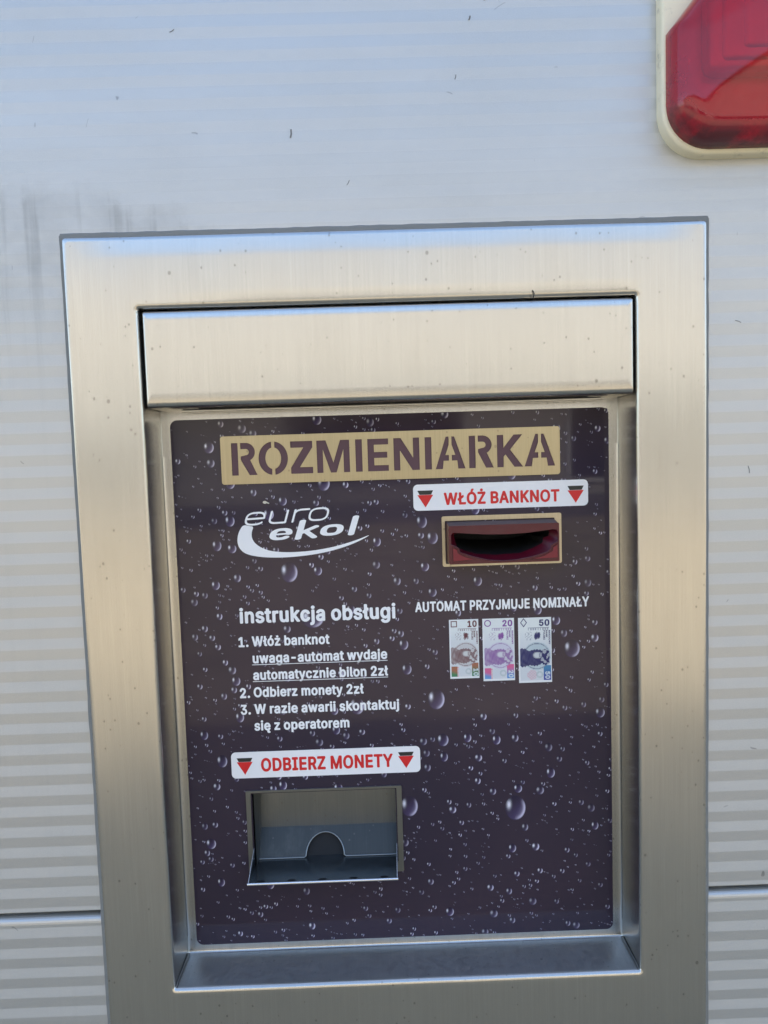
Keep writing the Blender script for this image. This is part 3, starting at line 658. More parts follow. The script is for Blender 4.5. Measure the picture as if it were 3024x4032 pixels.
XL, XR, ZI0, ZI1 = -.1945, .1944, -.6114, -.0555
YB = .0418
def smoothstep(a, b, x):
    t = max(0, min(1, (x - a) / (b - a))); return t * t * (3 - 2 * t)
def dish(x, z):
    """the thin sheet is not flat: it rolls back along its top edge and is slightly wavy"""
    d = -z
    c = smoothstep(.004, .05, x + .25) * smoothstep(.002, .040, .25 - x)
    y = .00066 * max(0, 1 - d / .0155) ** 1.25 * c
    y += .00012 * sin(31 * x + 9 * z + 1) * sin(17 * z + .6) + .00010 * sin(47 * z + 2 + 6 * x) + .00005 * sin(83 * x + 40 * z)
    # pulled-in rim around the hood's upper edge
    y += .0006 * smoothstep(.012, 0, abs(z - ZI1)) * smoothstep(-.19, -.10, x) if XL < x < XR else 0
    d2 = z - BASE
    y += .0008 * max(0, 1 - d2 / .012) ** 1.3
    return y
NC, NS, NZ = 5, 44, 62
rings = []
def ring(x0, x1, z0, z1, r, y, dy=True):
    rings.append([(x, y + (dish(x, z) if dy else 0), z) for x, z in rrect(x0, x1, z0, z1, r, NC, NS, NZ)])
ox0, ox1, oz0, oz1 = -.25, .25, BASE, 0
for inset, y in ((0, .0035), (0, -.0017), (.0003, -.0025), (.0010, -.0030)):
    ring(ox0 + inset, ox1 - inset, oz0 + inset, oz1 - inset, .0022, y)
AR = .0038
N = 22
for k in range(1, N + 1):
    t = k / N
    f = lambda a, b: a + (b - a) * t
    ring(f(ox0 + .001, XL - AR), f(ox1 - .001, XR + AR), f(oz0 + .001, ZI0 - AR), f(oz1 - .001, ZI1 + AR), f(.0022, AR + .0012), -.003)
for a in (15, 30, 45, 60, 75, 90):
    s, c = sin(radians(a)), 1 - cos(radians(a))
    e = AR * (1 - s)
    ring(XL - e, XR + e, ZI0 - e, ZI1 + e, .0012 + e, -.003 + AR * c, a < 60)
FR = .0022
for y in (.012, .024, YB - FR): ring(XL, XR, ZI0, ZI1, .0012, y, False)
for a in (30, 60, 90):
    s, c = sin(radians(a)), 1 - cos(radians(a))
    ring(XL + FR * c, XR - FR * c, ZI0 + FR * c, ZI1 - FR * c, .0012, YB - FR + FR * s, False)
for e in (.005, .012, .03): ring(XL + e, XR - e, ZI0 + e, ZI1 - e, .0012, YB, False)
bm = bmesh.new()
loft(bm, rings)
frame = part('frame', bm_mesh(bm), M['steel'], 50)
bm = bmesh.new()
add_box(bm, XL + .0005, XR - .0005, YB - .0006, YB + .001, -.17, -.10)
sub('flange', bm_mesh(bm), M['steel'], frame)
# weld beads in the lower corners of the recess
for x in (XL, XR):
    bm = bmesh.new()
    s = 1 if x < 0 else -1
    add_tube(bm, [(x + s * .0008, -.0008, ZI0 - .0006), (x + s * .0009, .004, ZI0 + .0009), (x + s * .0011, .022, ZI0 + .0011), (x + s * .0014, .0385, ZI0 + .0014)], .0011, 8)
    sub('weld_bead', bm_mesh(bm), M['tray'], frame, 60)
bm = bmesh.new()
loft(bm, [[(x, y, z) for x, z in rrect(*q, .002, 4, 60, 60)] for y, q in
     ((.002, (-.2528, .2526, BASE - .003, .0040)), (-.0007, (-.2526, .2524, BASE - .003, .0038)), (-.0011, (-.2515, .2514, BASE - .002, .0030)), (-.0008, (-.2485, .2485, BASE + .001, -.0010)))])
for v in bm.verts:
    v.co.x += random.uniform(-.00025, .00025); v.co.z += random.uniform(-.00025, .00025)
part('sealant_bead', bm_mesh(bm), M['gasket'], 60)

# hood above the droplet panel
hx0, hx1, hz0, hz1 = -.1920, .1926, -.1318, -.0570
bm = bmesh.new()
hr = [(0, 0, .040)]
rg = []
for y, e in ((.041, 0.0), (.0012, 0.0), (-.0004, .0004), (-.0018, .0013), (-.0026, .0024), (-.0030, .0038), (-.0030, .010), (-.0031, .022)):
    rg.append([(x, y, z) for x, z in rrect(hx0 + e * .55, hx1 - e * .55, hz0 + e * 1.15, hz1 - e * .8, .0012, 4, 20, 8)])
loft(bm, rg, False, True)
hood = part('hood', bm_mesh(bm), M['hood'], 40)
bm = bmesh.new()
add_box(bm, -.155, .160, .012, .016, hz0 - .0006, hz0 + .001)
sub('light_slot', bm_mesh(bm), M['hole'], hood)
bm = bmesh.new()
add_box(bm, -.172, .176, .024, .0395, hz0 - .0022, hz0 - .0004, .0005, 2)
sub('drip_ledge', bm_mesh(bm), M['steel'], hood, 40)

# cabinet body closing the recess from behind
bm = bmesh.new()
add_box(bm, -.215, .215, .12, .36, -.64, -.02)
part('cabinet', bm_mesh(bm), M['gasket'])

# droplet front panel: an acrylic sheet with openings for slot and tray
YP = .0400
PX0, PX1, PZ0, PZ1 = -.1862, .1857, -.6033, -.1393
def rr(x0, x1, z0, z1, r, nc=6): return rrect(x0, x1, z0, z1, r, nc)
panel_holes = [rr(.0475, .1368, -.2675, -.2340, .001), rr(-.1315, -.0055, -.5345, -.4665, .001)]
front = part('front_panel', flat([rr(PX0, PX1, PZ0, PZ1, .0062)] + panel_holes, YP, .0016), M['print'])

# printed water droplets
def droplets():
    big = [(620, 1250, 7.4, 9.0), (948, 1542, 7.4, 9.2), (888, 1793, 7.6, 9.6), (1126, 1798, 9.3, 11.4), (1252, 1425, 7.0, 8.0), (672, 1355, 9.8, 8.4),
           (771, 1557, 6.2, 7.8), (963, 1637, 5.0, 5.9), (697, 1050, 5.4, 6.8), (470, 1685, 4.6, 5.8), (443, 972, 4.4, 5.0), (915, 1136, 4.6, 5.8),
           (939, 1172, 4.7, 5.8), (660, 960, 4.0, 4.4), (1083, 1637, 3.6, 4.6), (556, 1000, 4.4, 4.8), (1316, 1574, 4.2, 4.8), (445, 1880, 4.4, 5), (690, 1945, 4.2, 4.6),
           (1018, 1632, 3.4, 4.2), (490, 1052, 4, 4.6), (460, 1190, 4, 5), (489, 1135, 4.1, 5), (575, 1120, 4.5, 5), (875, 1415, 4, 5), (882, 1472, 4.2, 5), (568, 1938, 3.8, 4.2),
           (757, 1335, 3.6, 4.3), (1200, 1655, 3.4, 4.0), (1040, 1270, 3.8, 4.6), (860, 1270, 3.2, 4), (516, 930, 3.6, 4), (682, 910, 4, 4.6), (800, 915, 3.4, 4)]
    D = []
    def clash(x, z, r):
        if not (PX0 + r * .4 < x < PX1 - r * .4 and PZ0 + r * .4 < z < PZ1 - r * .4): return True
        for (a, b, c, d) in D:
            if (a - x) ** 2 + (b - z) ** 2 < (max(c, d) + r) ** 2 * 1.02: return True
        return False
    sxp = .3826e-3
    for px, py, a, b in big:
        # photo-scale plan position on the panel (mm) measured along its own axes
        dx, dy = px - 846.5, py - 1000.0
        x = (dx * 1.0 + dy * -.0300 * 1 ) * sxp
        z = -.1790 - (dy + dx * .0335) * sxp * 1.0
        x = x * (1.0 + (dy / 1000) * .034) ; 
        x += -.0005
        if not clash(x, z, 0.001): D.append((x, z, a * 1e-3, b * 1e-3))
    tries = 0
    for lo, hi, cnt in ((2.8, 3.9, 80), (1.8, 2.7, 200), (1.1, 1.7, 430), (.65, 1.0, 640), (.38, .6, 520)):
        k = 0
        while k < cnt and tries < 120000:
            tries += 1
            r = random.uniform(lo, hi) * 1e-3
            x = random.uniform(PX0, PX1); z = random.uniform(PZ0, PZ1)
            b = r * random.uniform(1.08, 1.3)
            if clash(x, z, b * 1.1): continue
            D.append((x, z, r, b)); k += 1
            if r < .0012 and random.random() < .06:      # little chains of beads
                ang = random.choice((-.45, -.3, .1, 2.8)); q = r
                for j in range(random.randint(1, 3)):
                    q *= random.uniform(.6, .95)
                    x += cos(ang) * (r * 2.6 + .0008); z += sin(ang) * (r * 2.6 + .0008)
                    if clash(x, z, q * 1.2): break
                    D.append((x, z, q, q * 1.15))
    vs, fs, cs = [], [], []
    def inside(x, z):
        return PX0 + .0004 < x < PX1 - .0004 and PZ0 + .0004 < z < PZ1 - .0004
    for (x, z, a, b) in D:
        big_ = b > .004
        nr, nsg = (9, 30) if big_ else ((5, 16) if b > .0014 else (3, 10))
        base = len(vs)
        tint = random.uniform(.85, 1.15); amt = 1.0 if big_ else random.uniform(.35, 1.1)
        body = Vector((.060, .042, .105)) if big_ else Vector((.055, .042, .085))
        def colour(u, v):
            r = math.hypot(u, v)
            c = Vector((.024, .016, .036)).lerp(body, smoothstep(-.7, .8, .55 * u - .75 * v))
            rim = smoothstep(.60, .95, r) * smoothstep(.25, .95, (u * .92 - v * .38) / max(r, .2)) * smoothstep(1.0, .90, r)
            soft = smoothstep(.15, 1.0, .8 * u - .45 * v) * .35
            h = math.exp(-(((u + .60) / .17) ** 2 + ((v - .28) / .30) ** 2))
            if not big_:
                h = math.exp(-(((u + .52) / .24) ** 2 + ((v - .25) / .34) ** 2))
                rim = smoothstep(.50, .85, r) * smoothstep(.35, .95, (u * .95 - v * .30) / max(r, .2))
            k = min(1, (rim * (.95 if not big_ else .75) + soft * .55) * amt)
            c = c.lerp(Vector((.66, .62, .78)), k)
            c = c.lerp(Vector((.80, .80, .88)), min(1, h * 1.1 * amt))
            edge = smoothstep(.93, 1.0, r)
            return c.lerp(Vector((.030, .022, .040)), edge * (.85 if big_ else .5)) * tint
        vs.append((x, YP - .00006, z)); cs.append(colour(0, 0))
        ok = True
        for i in range(1, nr + 1):
            for j in range(nsg):
                t = 2 * pi * j / nsg
                u, v = cos(t) * i / nr, sin(t) * i / nr
                X, Z = x + u * a, z + v * b
                X = min(max(X, PX0 + .0005), PX1 - .0005); Z = min(max(Z, PZ0 + .0005), PZ1 - .0005)
                vs.append((X, YP - .00006, Z)); cs.append(colour(u, v))
        for j in range(nsg):
            fs.append((base, base + 1 + j, base + 1 + (j + 1) % nsg))
            for i in range(nr - 1):
                p = base + 1 + i * nsg
                fs.append((p + j, p + nsg + j, p + nsg + (j + 1) % nsg, p + (j + 1) % nsg))
    # beads riding on the largest drops
    me = bpy.data.meshes.new('drops')
    me.from_pydata(vs, [], fs)
    # remove what falls into the openings of the panel
    at = me.color_attributes.new('Col', 'FLOAT_COLOR', 'POINT')
    for i, c in enumerate(cs): at.data[i].color = (c.x, c.y, c.z, 1)
    bm = bmesh.new(); bm.from_mesh(me)
    def in_hole(p):
        return (.0470 < p.x < .1373 and -.2680 < p.z < -.2335) or (-.1320 < p.x < -.0050 and -.5350 < p.z < -.4660)
    bmesh.ops.delete(bm, geom=[v for v in bm.verts if in_hole(v.co)], context='VERTS')
    out = bm_mesh(bm, False)
    return out
dm = droplets()
dr = sub('droplet_print', dm, M['drops'], front)
tag(dr, kind='stuff')

# printed lettering on the panel
YT = YP - .00015
def lettering(name, meshes, m, parent): return sub(name, join(meshes), m, parent)
B = .00030
lettering('heading_lettering', [text_mesh('instrukcja obsługi', -.1350, -.0005, -.3149, .0132, YT, .00042)], M['white'], front)
cap = .0088
ins = [text_mesh('1.', -.1370, -.1284, -.3356, cap, YT, B), text_mesh('Włóż banknot', -.1254, -.0583, -.3353, cap, YT, B),
       text_mesh('uwaga-automat wydaje', -.1254, -.0089, -.3502, cap, YT, B), text_mesh('automatycznie bilon 2zł', -.1256, -.0086, -.3650, cap, YT, B),
       text_mesh('2.', -.1378, -.1290, -.3806, cap, YT, B), text_mesh('Odbierz monety 2zł', -.1258, -.0303, -.3802, cap, YT, B),
       text_mesh('3.', -.1377, -.1290, -.3953, cap, YT, B), text_mesh('W razie awarii skontaktuj', -.1258, .0002, -.3951, cap, YT, B),
       text_mesh('się z operatorem', -.1265, -.0437, -.4099, cap, YT, B)]
for zc in (-.3515, -.3663):
    ins.append(flat([[(-.1260, zc - .00028), (-.0087, zc - .00028), (-.0087, zc + .00028), (-.1260, zc + .00028)]], YT))
lettering('instruction_lettering', ins, M['white'], front)
lettering('denomination_lettering', [text_mesh('AUTOMAT PRZYJMUJE NOMINAŁY', .0165, .1672, -.3101, .0087, YT, B)], M['white'], front)

# the emblem: thin slanted word over a heavy slanted word, with a crescent sweeping under both
em = []
for word, wx0, wx1, wz, hs, slope in ((WORD_THIN, -.1268, -.0545, -.2300, .93, .042), (WORD_HEAVY, -.1064, -.0290, -.2440, .93, .062)):
    lp = unpack(word)
    a = min(p[0] for l in lp for p in l); b = max(p[0] for l in lp for p in l)
    em.append(flat([[(wx0 + (x - a) * (wx1 - wx0) / (b - a), wz + y * hs * .001 + slope * (x - a) * .001) for x, y in l] for l in lp], YT))
crescent = [(-128.2, -229.6), (-131.2, -233.6), (-133.3, -238.5), (-134.0, -244.8), (-132.0, -250.7), (-126.4, -255.2), (-115.0, -257.8), (-100.6, -258.9), (-83.3, -258.5), (-63.0, -256.4),
            (-44.1, -252.1), (-29.5, -246.8), (-18.5, -240.9), (-30.9, -245.5), (-48.4, -250.5), (-65.8, -253.4), (-83.1, -254.6), (-97.5, -254.2), (-109.0, -252.2), (-117.4, -247.5),
            (-121.3, -242.2), (-121.5, -236.5), (-119.4, -231.4), (-122.5, -231.0)]
crescent = smooth_poly([(x / 1000, z / 1000) for x, z in crescent], 2)
em.append(flat([crescent], YT - .00003))
lettering('emblem', em, M['white'], front)

# stencilled title plate
def stencil():
    zt, zb = -.1601, -.1875
    h = zt - zb
    L = []
    s = .0055
    def P(x0, x1, pts): L.append([((x0 + u * (x1 - x0)), zb + v * h) for u, v in pts])
    def arc(cx, cz, rx, rz, a0, a1, n=14): return [(cx + rx * cos(radians(a0 + (a1 - a0) * k / n)), cz + rz * sin(radians(a0 + (a1 - a0) * k / n))) for k in range(n + 1)]
    def Rr(x0, x1):
        w = x1 - x0
        L.append([(x0, zb), (x0 + s, zb), (x0 + s, zt), (x0, zt)])
        g = x0 + s + .0022
        r_out, r_in = h * .285, h * .285 - .0052
        cz = zt - r_out
        cx = x1 - .0015 - r_out
        bowl = [(g, zt), (cx, zt)] + arc(cx, cz, r_out, r_out, 85, -62) + [(x1, zb), (x1 - .0066, zb), (g, cz - r_out * .82), (g, cz - r_in - .0010), (cx, cz - r_in)] + arc(cx, cz, r_in, r_in, -80, 90) + [(g, cz + r_in)]
        L.append(bowl)
    def O(x0, x1):
        cx, cz = (x0 + x1) / 2, (zt + zb) / 2
        rx, rz = (x1 - x0) / 2, h / 2 + .0004
        g = .0012
        for sg in (1, -1):
            o = [(cx + sg * max(abs(p[0] - cx), g), p[1]) for p in arc(cx, cz, rx, rz, -84, 84, 22)]
            i = [(cx + sg * max(abs(p[0] - cx), g), p[1]) for p in arc(cx, cz, rx - .0058, rz - .0050, 80, -80, 22)]
            L.append(o + i)
    def Z(x0, x1):
        t = .0054
        L.append([(x0, zt), (x1, zt), (x1, zt - t), (x0 + .0076, zb + t), (x1, zb + t), (x1, zb), (x0, zb), (x0, zb + t * .95), (x1 - .0078, zt - t), (x0, zt - t)])
    def Mm(x0, x1):
        m = (x0 + x1) / 2
        L.append([(x0, zb), (x0, zt), (x0 + .0078, zt), (m, zb + .0085), (x1 - .0078, zt), (x1, zt), (x1, zb), (x1 - .0052, zb), (x1 - .0052, zb + .0195), (m + .0024, zb), (m - .0024, zb), (x0 + .0052, zb + .0195), (x0 + .0052, zb)])
    def I(x0, x1): L.append([(x0, zb), (x1, zb), (x1, zt), (x0, zt)])
    def Ee(x0, x1):
        t = .0050; mz = (zt + zb) / 2
        L.append([(x0, zb), (x1, zb), (x1, zb + t), (x0 + s, zb + t), (x0 + s, mz - t / 2), (x1 - .001, mz - t / 2), (x1 - .001, mz + t / 2), (x0 + s, mz + t / 2), (x0 + s, zt - t), (x1, zt - t), (x1, zt), (x0, zt)])
    def Nn(x0, x1):
        L.append([(x0, zb), (x0, zt), (x0 + .0062, zt), (x1 - .0054, zb + .0105), (x1 - .0054, zt), (x1, zt), (x1, zb), (x1 - .0062, zb), (x0 + .0054, zt - .0105), (x0 + .0054, zb)])
    def Aa(x0, x1):
        m = (x0 + x1) / 2; g = .0012
        for sg, e in ((-1, x0), (1, x1)):
            L.append([(e, zb), (m + sg * .0036, zt), (m + sg * g, zt), (m + sg * g, zb + .0205), (m + sg * .0042, zb + .0118), (m + sg * g, zb + .0118), (m + sg * g, zb + .0070), (m + sg * .0058, zb + .0070), (e - sg * .0062, zb)])
    def Kk(x0, x1):
        L.append([(x0, zb), (x0, zt), (x0 + s, zt), (x0 + s, zb + .0165), (x1 - .0078, zt), (x1 - .0004, zt), (x0 + .0112, zb + .0148), (x1, zb), (x1 - .0075, zb), (x0 + .0072, zb + .0106), (x0 + s, zb + .0088), (x0 + s, zb)])
    k = 1e-3
    Rr(-135.3 * k, -113.9 * k); O(-112.5 * k, -87.7 * k); Z(-85.4 * k, -66.7 * k); Mm(-63.2 * k, -35.4 * k); I(-30.4 * k, -24.7 * k); Ee(-20.1 * k, -2.4 * k)
    Nn(2.0 * k, 23.9 * k); I(28.5 * k, 34.2 * k); Aa(37.4 * k, 62.8 * k); Rr(66 * k, 86.9 * k); Kk(89.9 * k, 112 * k); Aa(113.2 * k, 139.3 * k)
    return L
ST = stencil()
tp = part('title_plate', flat([rr(-.1443, .1435, -.1949, -.1542, .0022)] + ST, YP - .0013, .0010), M['plate'])
sub('title_lettering', flat([rr(-.1385, .1405, -.1890, -.1585, .001)], YP - .00032), M['letter'], tp)

# two white stickers
def sticker(x0, x1, z0, z1, word, tx0, tx1, tb, tc, arrows):
    s = part('sticker', flat([rr(x0, x1, z0, z1, .0040)], YP - .0004, .00035), M['sticker'])
    y = YP - .00052
    lettering('lettering', [text_mesh(word, tx0, tx1, tb, tc, y, .00038)], M['red'], s)
    for ax0, ax1, zt, zm, zb in arrows:
        w = ax1 - ax0; c = (ax0 + ax1) / 2
        i = (zt - zm) * .50
        me = join([flat([[(ax0, zm), (c, zb), (ax1, zm)]], y)])
        a = sub('arrow', me, M['red'], s)
        me2 = flat([[(ax0, zt), (ax0 + i * .95, zm + .0002), (ax1 - i * .95, zm + .0002), (ax1, zt)]], y)
        bmm = bmesh.new(); bmm.from_mesh(a.data); n0 = len(bmm.faces); bmm.from_mesh(me2); bmm.faces.ensure_lookup_table()
        for f in bmm.faces[n0:]: f.material_index = 1
        bmm.to_mesh(a.data); bmm.free(); a.data.materials.append(M['black'])
    return s
s1 = sticker(.0176, .1674, -.2225, -.2001, 'WŁÓŻ BANKNOT', .0437, .1428, -.2182, .0104, ((.0212, .0347, -.2053, -.2091, -.2198), (.1498, .1637, -.2053, -.2091, -.2199)))
s1['label'] = 'white sticker with red banknote wording above the slot'
s2 = sticker(-.1480, .0172, -.4521, -.4287, 'ODBIERZ MONETY', -.1222, -.0069, -.4465, .0118, ((-.1432, -.1294, -.4339, -.4375, -.4489), (-.0021, .0116, -.4336, -.4372, -.4481)))
s2['label'] = 'white sticker with red coin wording above the tray'

# pictures of three banknotes
def note(x0, x1, z0, z1, ink, ink2, strip, num, shape, label):
    nx, nz = 44, 92
    W_, H_ = x1 - x0, z1 - z0
    vs, fs, cs = [], [], []
    rnd = random.Random(int(num))
    blobs = [(rnd.uniform(.1, .9), rnd.uniform(.2, .6), rnd.uniform(.05, .12)) for _ in range(26)]
    ink, ink2 = Vector(ink), Vector(ink2)
    paper = Vector((.74, .78, .76))
    def col(u, v):
        # v: 0 bottom .. 1 top
        c = paper.lerp(Vector((.66, .70, .72)).lerp(ink, .10), smoothstep(.86, .5, v) * .8)
        if u < .04 or u > .97 or v < .03 or v > .985: return Vector((.78, .80, .80))
        d = math.hypot((u - .55) * W_, (v - .405) * H_) / (W_ * .40)
        if d < 1.08:
            c = c.lerp(ink2, .35)
            if .93 < d < 1.0: c = c.lerp(ink, .55)
        # bust lying on its side: shoulders to the left, head in the middle, cap to the right
        wv = .02 * sin(40 * v + 9 * u) + .015 * sin(70 * u)
        tone = .5 + .25 * sin(26 * u + 17 * v + 3 * sin(21 * v)) + .25 * sin(47 * v - 19 * u + 2 * sin(33 * u))
        lift = 0.0 if num == '50' else .16
        sh = ((u - .14) / .24) ** 2 + ((v - .385) / .150) ** 2
        if sh < 1 + wv * 6 and u > .05: c = ink.lerp(paper, lift + (.08 if num == '50' else .22) * tone)
        hd = ((u - .50) / .33) ** 2 + ((v - .385) / .125) ** 2
        if hd < 1 + wv * 5: c = ink.lerp(paper, lift * .5 + (.05 if num == '50' else .14) * tone)
        cp = ((u - .80) / .15) ** 2 + ((v - .385) / .125) ** 2
        if cp < 1 + wv * 5: c = ink.lerp(paper, lift + .5 * (tone > .62))
        fc = ((u - .57) / .14) ** 2 + ((v - .42) / .052) ** 2
        if fc < 1: c = paper.lerp(ink, .22 + .45 * smoothstep(.3, 1, fc) + .4 * (abs(u - .63) < .02 and abs(v - .42) < .03))
        # emblem blot and signature ghosts
        for a, b, r in blobs:
            if .62 < v < .80 and math.hypot(u - .58 + (a - .5) * .16, v - .715 + (b - .4) * .16) < r * .35: c = c.lerp(ink, .55)
        if .80 < v < .835 and .30 < u < .93: c = c.lerp(ink, .55 * (sin(u * 190) > -.1))
        if .838 < v < .845 and .30 < u < .93: c = c.lerp(ink, .6)
        if .65 < v < .78 and .20 < u < .42: c = c.lerp(ink, .40 * (sin(u * 60 + 5 * sin(40 * v)) > .55))
        if v < .21:
            if u < .24 and num != '50': c = Vector(strip[0]).lerp(Vector(strip[1]), smoothstep(.17, .08, v + u * .15))
            if u > .76: c = Vector(strip[0]).lerp(Vector(strip[1]), smoothstep(.24, .06, v))
            if .24 < u < .30 and num != '50': c = c.lerp(Vector((.75, .16, .18)), .7 * (sin(v * 330) > -.2))
            q = math.hypot((u - .40) * W_, (v - .12) * H_) / (W_ * .15)
            if q < 1: c = c.lerp(Vector((.65, .2, .3)) if num == '50' else Vector((.55, .62, .66)), .6 * (.5 + .5 * sin(70 * u) * sin(150 * v)))
            q = math.hypot((u - .63) * W_, (v - .12) * H_) / (W_ * .11)
            if .5 < q < 1: c = c.lerp(Vector((.35, .45, .45)), .5)
        elif v < .26 and u > .76 and d > 1.0: c = Vector(strip[0])
        return c
    for j in range(nz + 1):
        for i in range(nx + 1):
            vs.append((x0 + W_ * i / nx, YT - .0001, z0 + H_ * j / nz))
    for j in range(nz):
        for i in range(nx):
            p = j * (nx + 1) + i
            fs.append((p, p + 1, p + nx + 2, p + nx + 1)); cs.append(col((i + .5) / nx, (j + .5) / nz))
    me = bpy.data.meshes.new('n'); me.from_pydata(vs, [], fs)
    at = me.color_attributes.new('Col', 'FLOAT_COLOR', 'CORNER')
    for p, c in zip(me.polygons, cs):
        for li in p.loop_indices: at.data[li].color = (c.x, c.y, c.z, 1)
    n = part('banknote_picture', me, M['note'])
    n['label'] = label
    y = YT - .00016
    mi = mat('banknote_ink', tuple(ink), .35)
    tx = lambda u: x0 + u * W_
    tz = lambda v: z0 + v * H_
    lettering('numeral', [text_mesh(num, tx(.63), tx(.945), tz(.868), .0056, y, .00030)], mi, n)
    lm = []
    for s, u, v0, v1, cp in (('NARODOWY', .915, .80, .58, .0015), ('BANK', .83, .80, .69, .0015), ('POLSKI', .755, .80, .655, .0015)):
        me = text_mesh(s, 0, (v0 - v1) * H_, 0, cp, 0, .00003)
        me.transform(Matrix.Translation((tx(u), y, tz(v0))) @ Matrix.Rotation(radians(90), 4, 'Y'))
        lm.append(me)
    lettering('lettering', lm, mi, n)
    me = text_mesh(num, 0, .0066, 0, .0042, 0, .0001)
    me.transform(Matrix.Translation((tx(.80), y, tz(.165))) @ Matrix.Rotation(radians(90), 4, 'Y'))
    sub('strip_numeral', me, M['note_pale'], n)
    cx, cz, r = tx(.165), tz(.925), .0027
    if shape == 'square': lp = [[(cx - r, cz - r), (cx + r, cz - r), (cx + r, cz + r), (cx - r, cz + r)]]
    elif shape == 'circle': lp = [[(cx + r * 1.1 * cos(t * pi / 16), cz + r * 1.1 * sin(t * pi / 16)) for t in range(32)]]
    else: lp = [[(cx - r * 1.1, cz), (cx, cz - r * 1.5), (cx + r * 1.1, cz), (cx, cz + r * 1.5)]]
    lp.append([(cx + (x - cx) * .72, cz + (z - cz) * .72) for x, z in lp[0]])
    sub('touch_mark', flat(lp, y), mi, n)
M['note_pale'] = mat('pale_banknote_ink', (.62, .70, .72), .35)
note(.0454, .0708, -.3699, -.3179, (.13, .032, .042), (.42, .36, .34), ((.36, .14, .08), (.05, .22, .10)), '10', 'square', 'picture of a brown ten note')
note(.0743, .1018, -.3730, -.3180, (.22, .07, .30), (.50, .42, .62), ((.62, .12, .28), (.12, .30, .60)), '20', 'circle', 'picture of a violet twenty note')
note(.1053, .1341, -.3757, -.3183, (.010, .014, .11), (.22, .42, .46), ((.05, .22, .40), (.06, .08, .34)), '50', 'diamond', 'picture of a blue fifty note')

# ------------------------------------------------------------------ banknote slot
k = 1e-3
sp = part('banknote_slot', flat([rr(.0413, .1439, -.2713, -.2279, .0016), rr(.0439, .1381, -.2690, -.2319, .0006)], YP - .0012, .0011), M['slotplate'])
YF = .0225
mouth = [(47.6, -243.0), (48.9, -241.0), (52.5, -241.0), (60.0, -241.8), (77.3, -243.1), (94.6, -243.5), (112.0, -242.8), (125.9, -241.3), (133.6, -240.5), (136.2, -241.2), (137.0, -243.5), (137.0, -250.8),
         (131.3, -254.0), (130.7, -257.2), (127.7, -259.6), (115.1, -263.2), (101.1, -265.5), (90.7, -266.0), (78.2, -264.9), (65.1, -261.5), (54.9, -257.7), (53.6, -254.0), (47.4, -251.0)]
mouth = [(x * k - .0003, z * k + .0003) for x, z in mouth]
bx0, bx1, bz0, bz1 = .0453, .1378, -.2672, -.2349
me = flat([rr(bx0, bx1, bz0, bz1, .0010, 3), mouth], YF, .0024)
# body behind the front face (tapers slightly towards the plate)
bm = bmesh.new(); bm.from_mesh(me)
loft(bm, [[(x, y, z) for x, z in rr(bx0 - e + .0001, bx1 + e2 - .0001, bz0 - e + .0001, bz1 + e3 - .0001, .0010, 3)] for y, e, e2, e3 in ((YF + .0023, 0, 0, 0), (YF + .010, .0003, .0001, .0016), (.046, .0006, 0, .0024))])
bez = sub('bezel', bm_mesh(bm), M['bezel'], sp, 40)
NR = 90
m0 = resample(mouth, NR)
def start_at(pts):     # begin each loop at its leftmost-top point so that loops match
    i = min(range(len(pts)), key=lambda j: pts[j][0] * 1.0 - pts[j][1] * .6)
    return pts[i:] + pts[:i]
inner = [(50.5, -243.0), (53.0, -242.0), (60.0, -242.3), (77.3, -243.3), (94.6, -243.7), (112.0, -243.0), (125.9, -241.6), (131.0, -241.2), (131.8, -243), (131.0, -246.5), (126.2, -248.0), (125.6, -252.6), (117, -256.6), (106.5, -260.4), (84.8, -261.2), (69, -259.9), (60, -257), (53.0, -254.0), (51.5, -249.5)]
inner = [(x * k, z * k) for x, z in inner]
m0, m1 = start_at(m0), start_at(resample(inner, NR))
bm = bmesh.new()
cx, cz = .091, -.2505
sh = lambda P, f, g: [(cx + (x - cx) * f, cz + (z - cz) * g) for x, z in P]
loft(bm, [[(x, YF + .0012, z) for x, z in m0], [(x, YF + .0085, z) for x, z in m1]])
sub('scoop', bm_mesh(bm), M['scoop'], sp, 50)
bm = bmesh.new()
loft(bm, [[(x, YF + .0085, z) for x, z in m1], [(x, .050, z) for x, z in sh(m1, .97, .8)], [(x, .085, z) for x, z in sh(m1, .9, .35)]], False, True)
sub('throat', bm_mesh(bm), M['hole'], sp, 50)
lip = [p for p in mouth[11:]] 
lip = [(x, YF - .0001, z) for x, z in lip]
bm = bmesh.new(); add_tube(bm, lip, .00050, 8)
sub('lip', bm_mesh(bm), M['bezel'], sp, 60)
Lf = [(48.6, -253.2), (52.0, -254.7), (52.6, -257.6), (57.0, -260.4), (66, -263.6), (50, -264.6), (48.6, -264.6)]
Rg = [(136.2, -252.8), (132.6, -254.9), (132.0, -258.2), (124.5, -262.2), (114, -264.9), (136.2, -264.2)]
for P in (Lf, Rg):
    bm = bmesh.new(); add_tube(bm, [(x * k, YF - .0002, z * k) for x, z in P + P[:2]], .00042, 6)
    sub('groove', bm_mesh(bm), M['scoop'], sp)
    sub('corner_inlay', flat([[(x * k, z * k) for x, z in P]], YF - .0005, .0006, .0002), M['inlay'], sp, 40)

# ------------------------------------------------------------------ coin tray
tx0, tx1 = -.1325, -.0046
tr = part('coin_tray', flat([rr(-.1366, .0000, -.5415, -.4636, .0012), rr(tx0, tx1, -.5330, -.4655, .0006)], YP - .0012, .0011), M['tray'])
